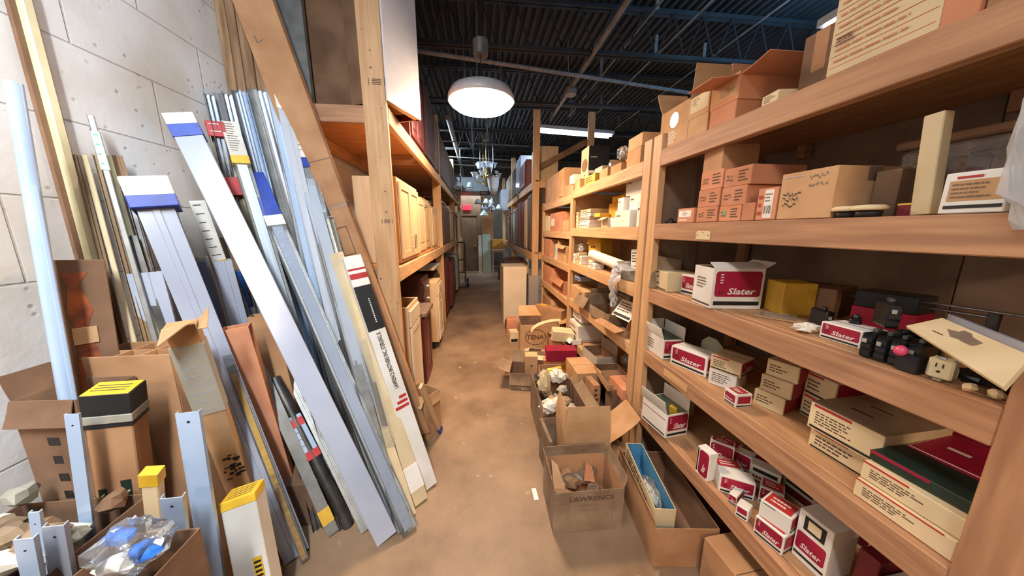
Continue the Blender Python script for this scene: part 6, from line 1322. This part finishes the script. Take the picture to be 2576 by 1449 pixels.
for k in range(n):
    a0, a1 = 1.6*k/n, 1.6*(k+1)/n
    p = lambda a: (.34*math.sin(a), .28*a*.2, .22*math.cos(a)-.12*(1-math.cos(a)))
    q0, q1 = p(a0), p(a1); q0 = (.34-.34*math.cos(a0), 0, .14*math.sin(a0)); q1 = (.34-.34*math.cos(a1), 0, .14*math.sin(a1)); m.slab(q0, q1, (q1[0], .09, q1[2]), (q0[0], .09, q0[2]), .003, 'creamcard')
m.build('strip', t)
closed('maroon_box', 'maroon closed box on the floor pile before the TENA carton', 'box', turn((.68, 2.92, .24), -6), .32, .16, .12, 'crimson', slot=False)
closed('carton', 'brown carton carrying the maroon box', 'box', turn((.66, 2.95, .001), -6), .34, .30, .236, 'kraftred')
opened('open_carton', 'small open carton of hardware left of the maroon box', 'box', turn((.50, 3.12, .001), -20), .22, .20, .24, 'creamcard', (), {'front': 120, 'left': 110}, inside='kraftdark', fl=.06)
closed('tilted_box', 'greyish closed box tilted right of the TENA print', 'box', turn((.80, 3.18, .365), -8, 0, 6), .24, .2, .11, 'creamcard')
closed('carton', 'carton under the tilted greyish box', 'box', turn((.80, 3.26, .001), -4), .24, .24, .355, 'kraft')
opened('open_carton', 'low open kraft carton with bent flaps at the aisle edge of the floor pile', 'box', turn((.28, 2.84, .001), -12), .36, .28, .17, 'kraftgrey', [('front', 'rect', 'greycard', .55, .1, .95, .9)], {'left': 70, 'back': 25, 'front': 165}, inside='kraftdark', fl=.12)
closed('paper_bag', 'folded brown paper block standing in the low open kraft carton', 'paper bag', turn((.45, 2.90, .02), -8, 6), .13, .10, .31, 'kraft2', [('front', 'oval', 'inkfade', .4, .6, .65, .7)], slot=False)
closed('kraft_strip', 'thin standing cardboard strip at the aisle edge of the floor pile', 'cardboard sheet', turn((.26, 3.15, .001), 10, -4), .05, .006, .28, 'kraft2', slot=False)
HB = turn((.56, 2.56, .10), -2, 14)
opened('hinge_tray', 'low open carton full of brass hinges tipped towards the aisle', 'box', HB, .42, .26, .11, 'kraft2', (), {}, inside='kraft2')
t = thing('brass_hinge', 'long brass hinge lying across the front of the hinge carton', 'hinge', HB @ turn((.12, .10, .10), 8), 'brass hinges in the carton')
MB().box((0, 0, 0), (.14, .03, .003), 'brass').build('leaf', t); MB().box((0, .034, 0), (.14, .064, .003), 'brass').build('leaf', t); MB().cyl((0, .032, .003), (.14, .032, .003), .005, 'brass', 8).build('knuckle', t)
rnd = random.Random(31)
where = ['at the left rear corner of the hinge carton', 'under the long one in the hinge carton', 'against the back wall of the hinge carton', 'in the middle of the hinge carton, tilted', 'at the right rear of the hinge carton', 'near the front edge of the hinge carton', 'standing on edge in the hinge carton', 'lying crosswise at the right of the hinge carton', 'half buried at the left of the hinge carton', 'topmost in the hinge carton', 'at the front right corner of the hinge carton', 'leaning on the left wall of the hinge carton']
for i, wv in enumerate(where):
    copy_tree(t, HB @ turn((rnd.uniform(.04, .26), rnd.uniform(.04, .18), .03+.007*i), rnd.uniform(-50, 50), rnd.uniform(-18, 18), rnd.uniform(-12, 12)), 'brass hinge '+wv, 'brass hinges in the carton')
m = MB(); rnd = random.Random(15)
for k in range(18): m.crumple((rnd.uniform(.03, .38), rnd.uniform(.03, .22), rnd.uniform(.01, .07)), (.025, .02, .01), rnd.choice(['brass', 'darksteel', 'kraft2']), k+300, 6)
tag(m.build('loose_fittings', None, HB), 'loose brass fittings filling the hinge carton', 'hardware', None, 'stuff')
t = thing('glass_knob', 'round grey glass fitting at the left edge of the hinge carton', 'knob', turn((.55, 2.60, .22))); MB().lathe([(0, 0), (.035, .003), (.05, .02), (.05, .03), (.02, .05), (0, .052)], 'darksteel', 18).build('disc', t)
closed('flat_grey_carton', 'flat dark grey carton lying right of the hinge carton', 'box', turn((.88, 2.66, .08), -14), .30, .22, .05, 'kraftgrey', slot=False)
closed('black_case', 'black flat case under the grey carton before the shelf post', 'case', turn((.86, 2.62, .001), -14), .32, .24, .075, 'black', slot=False)
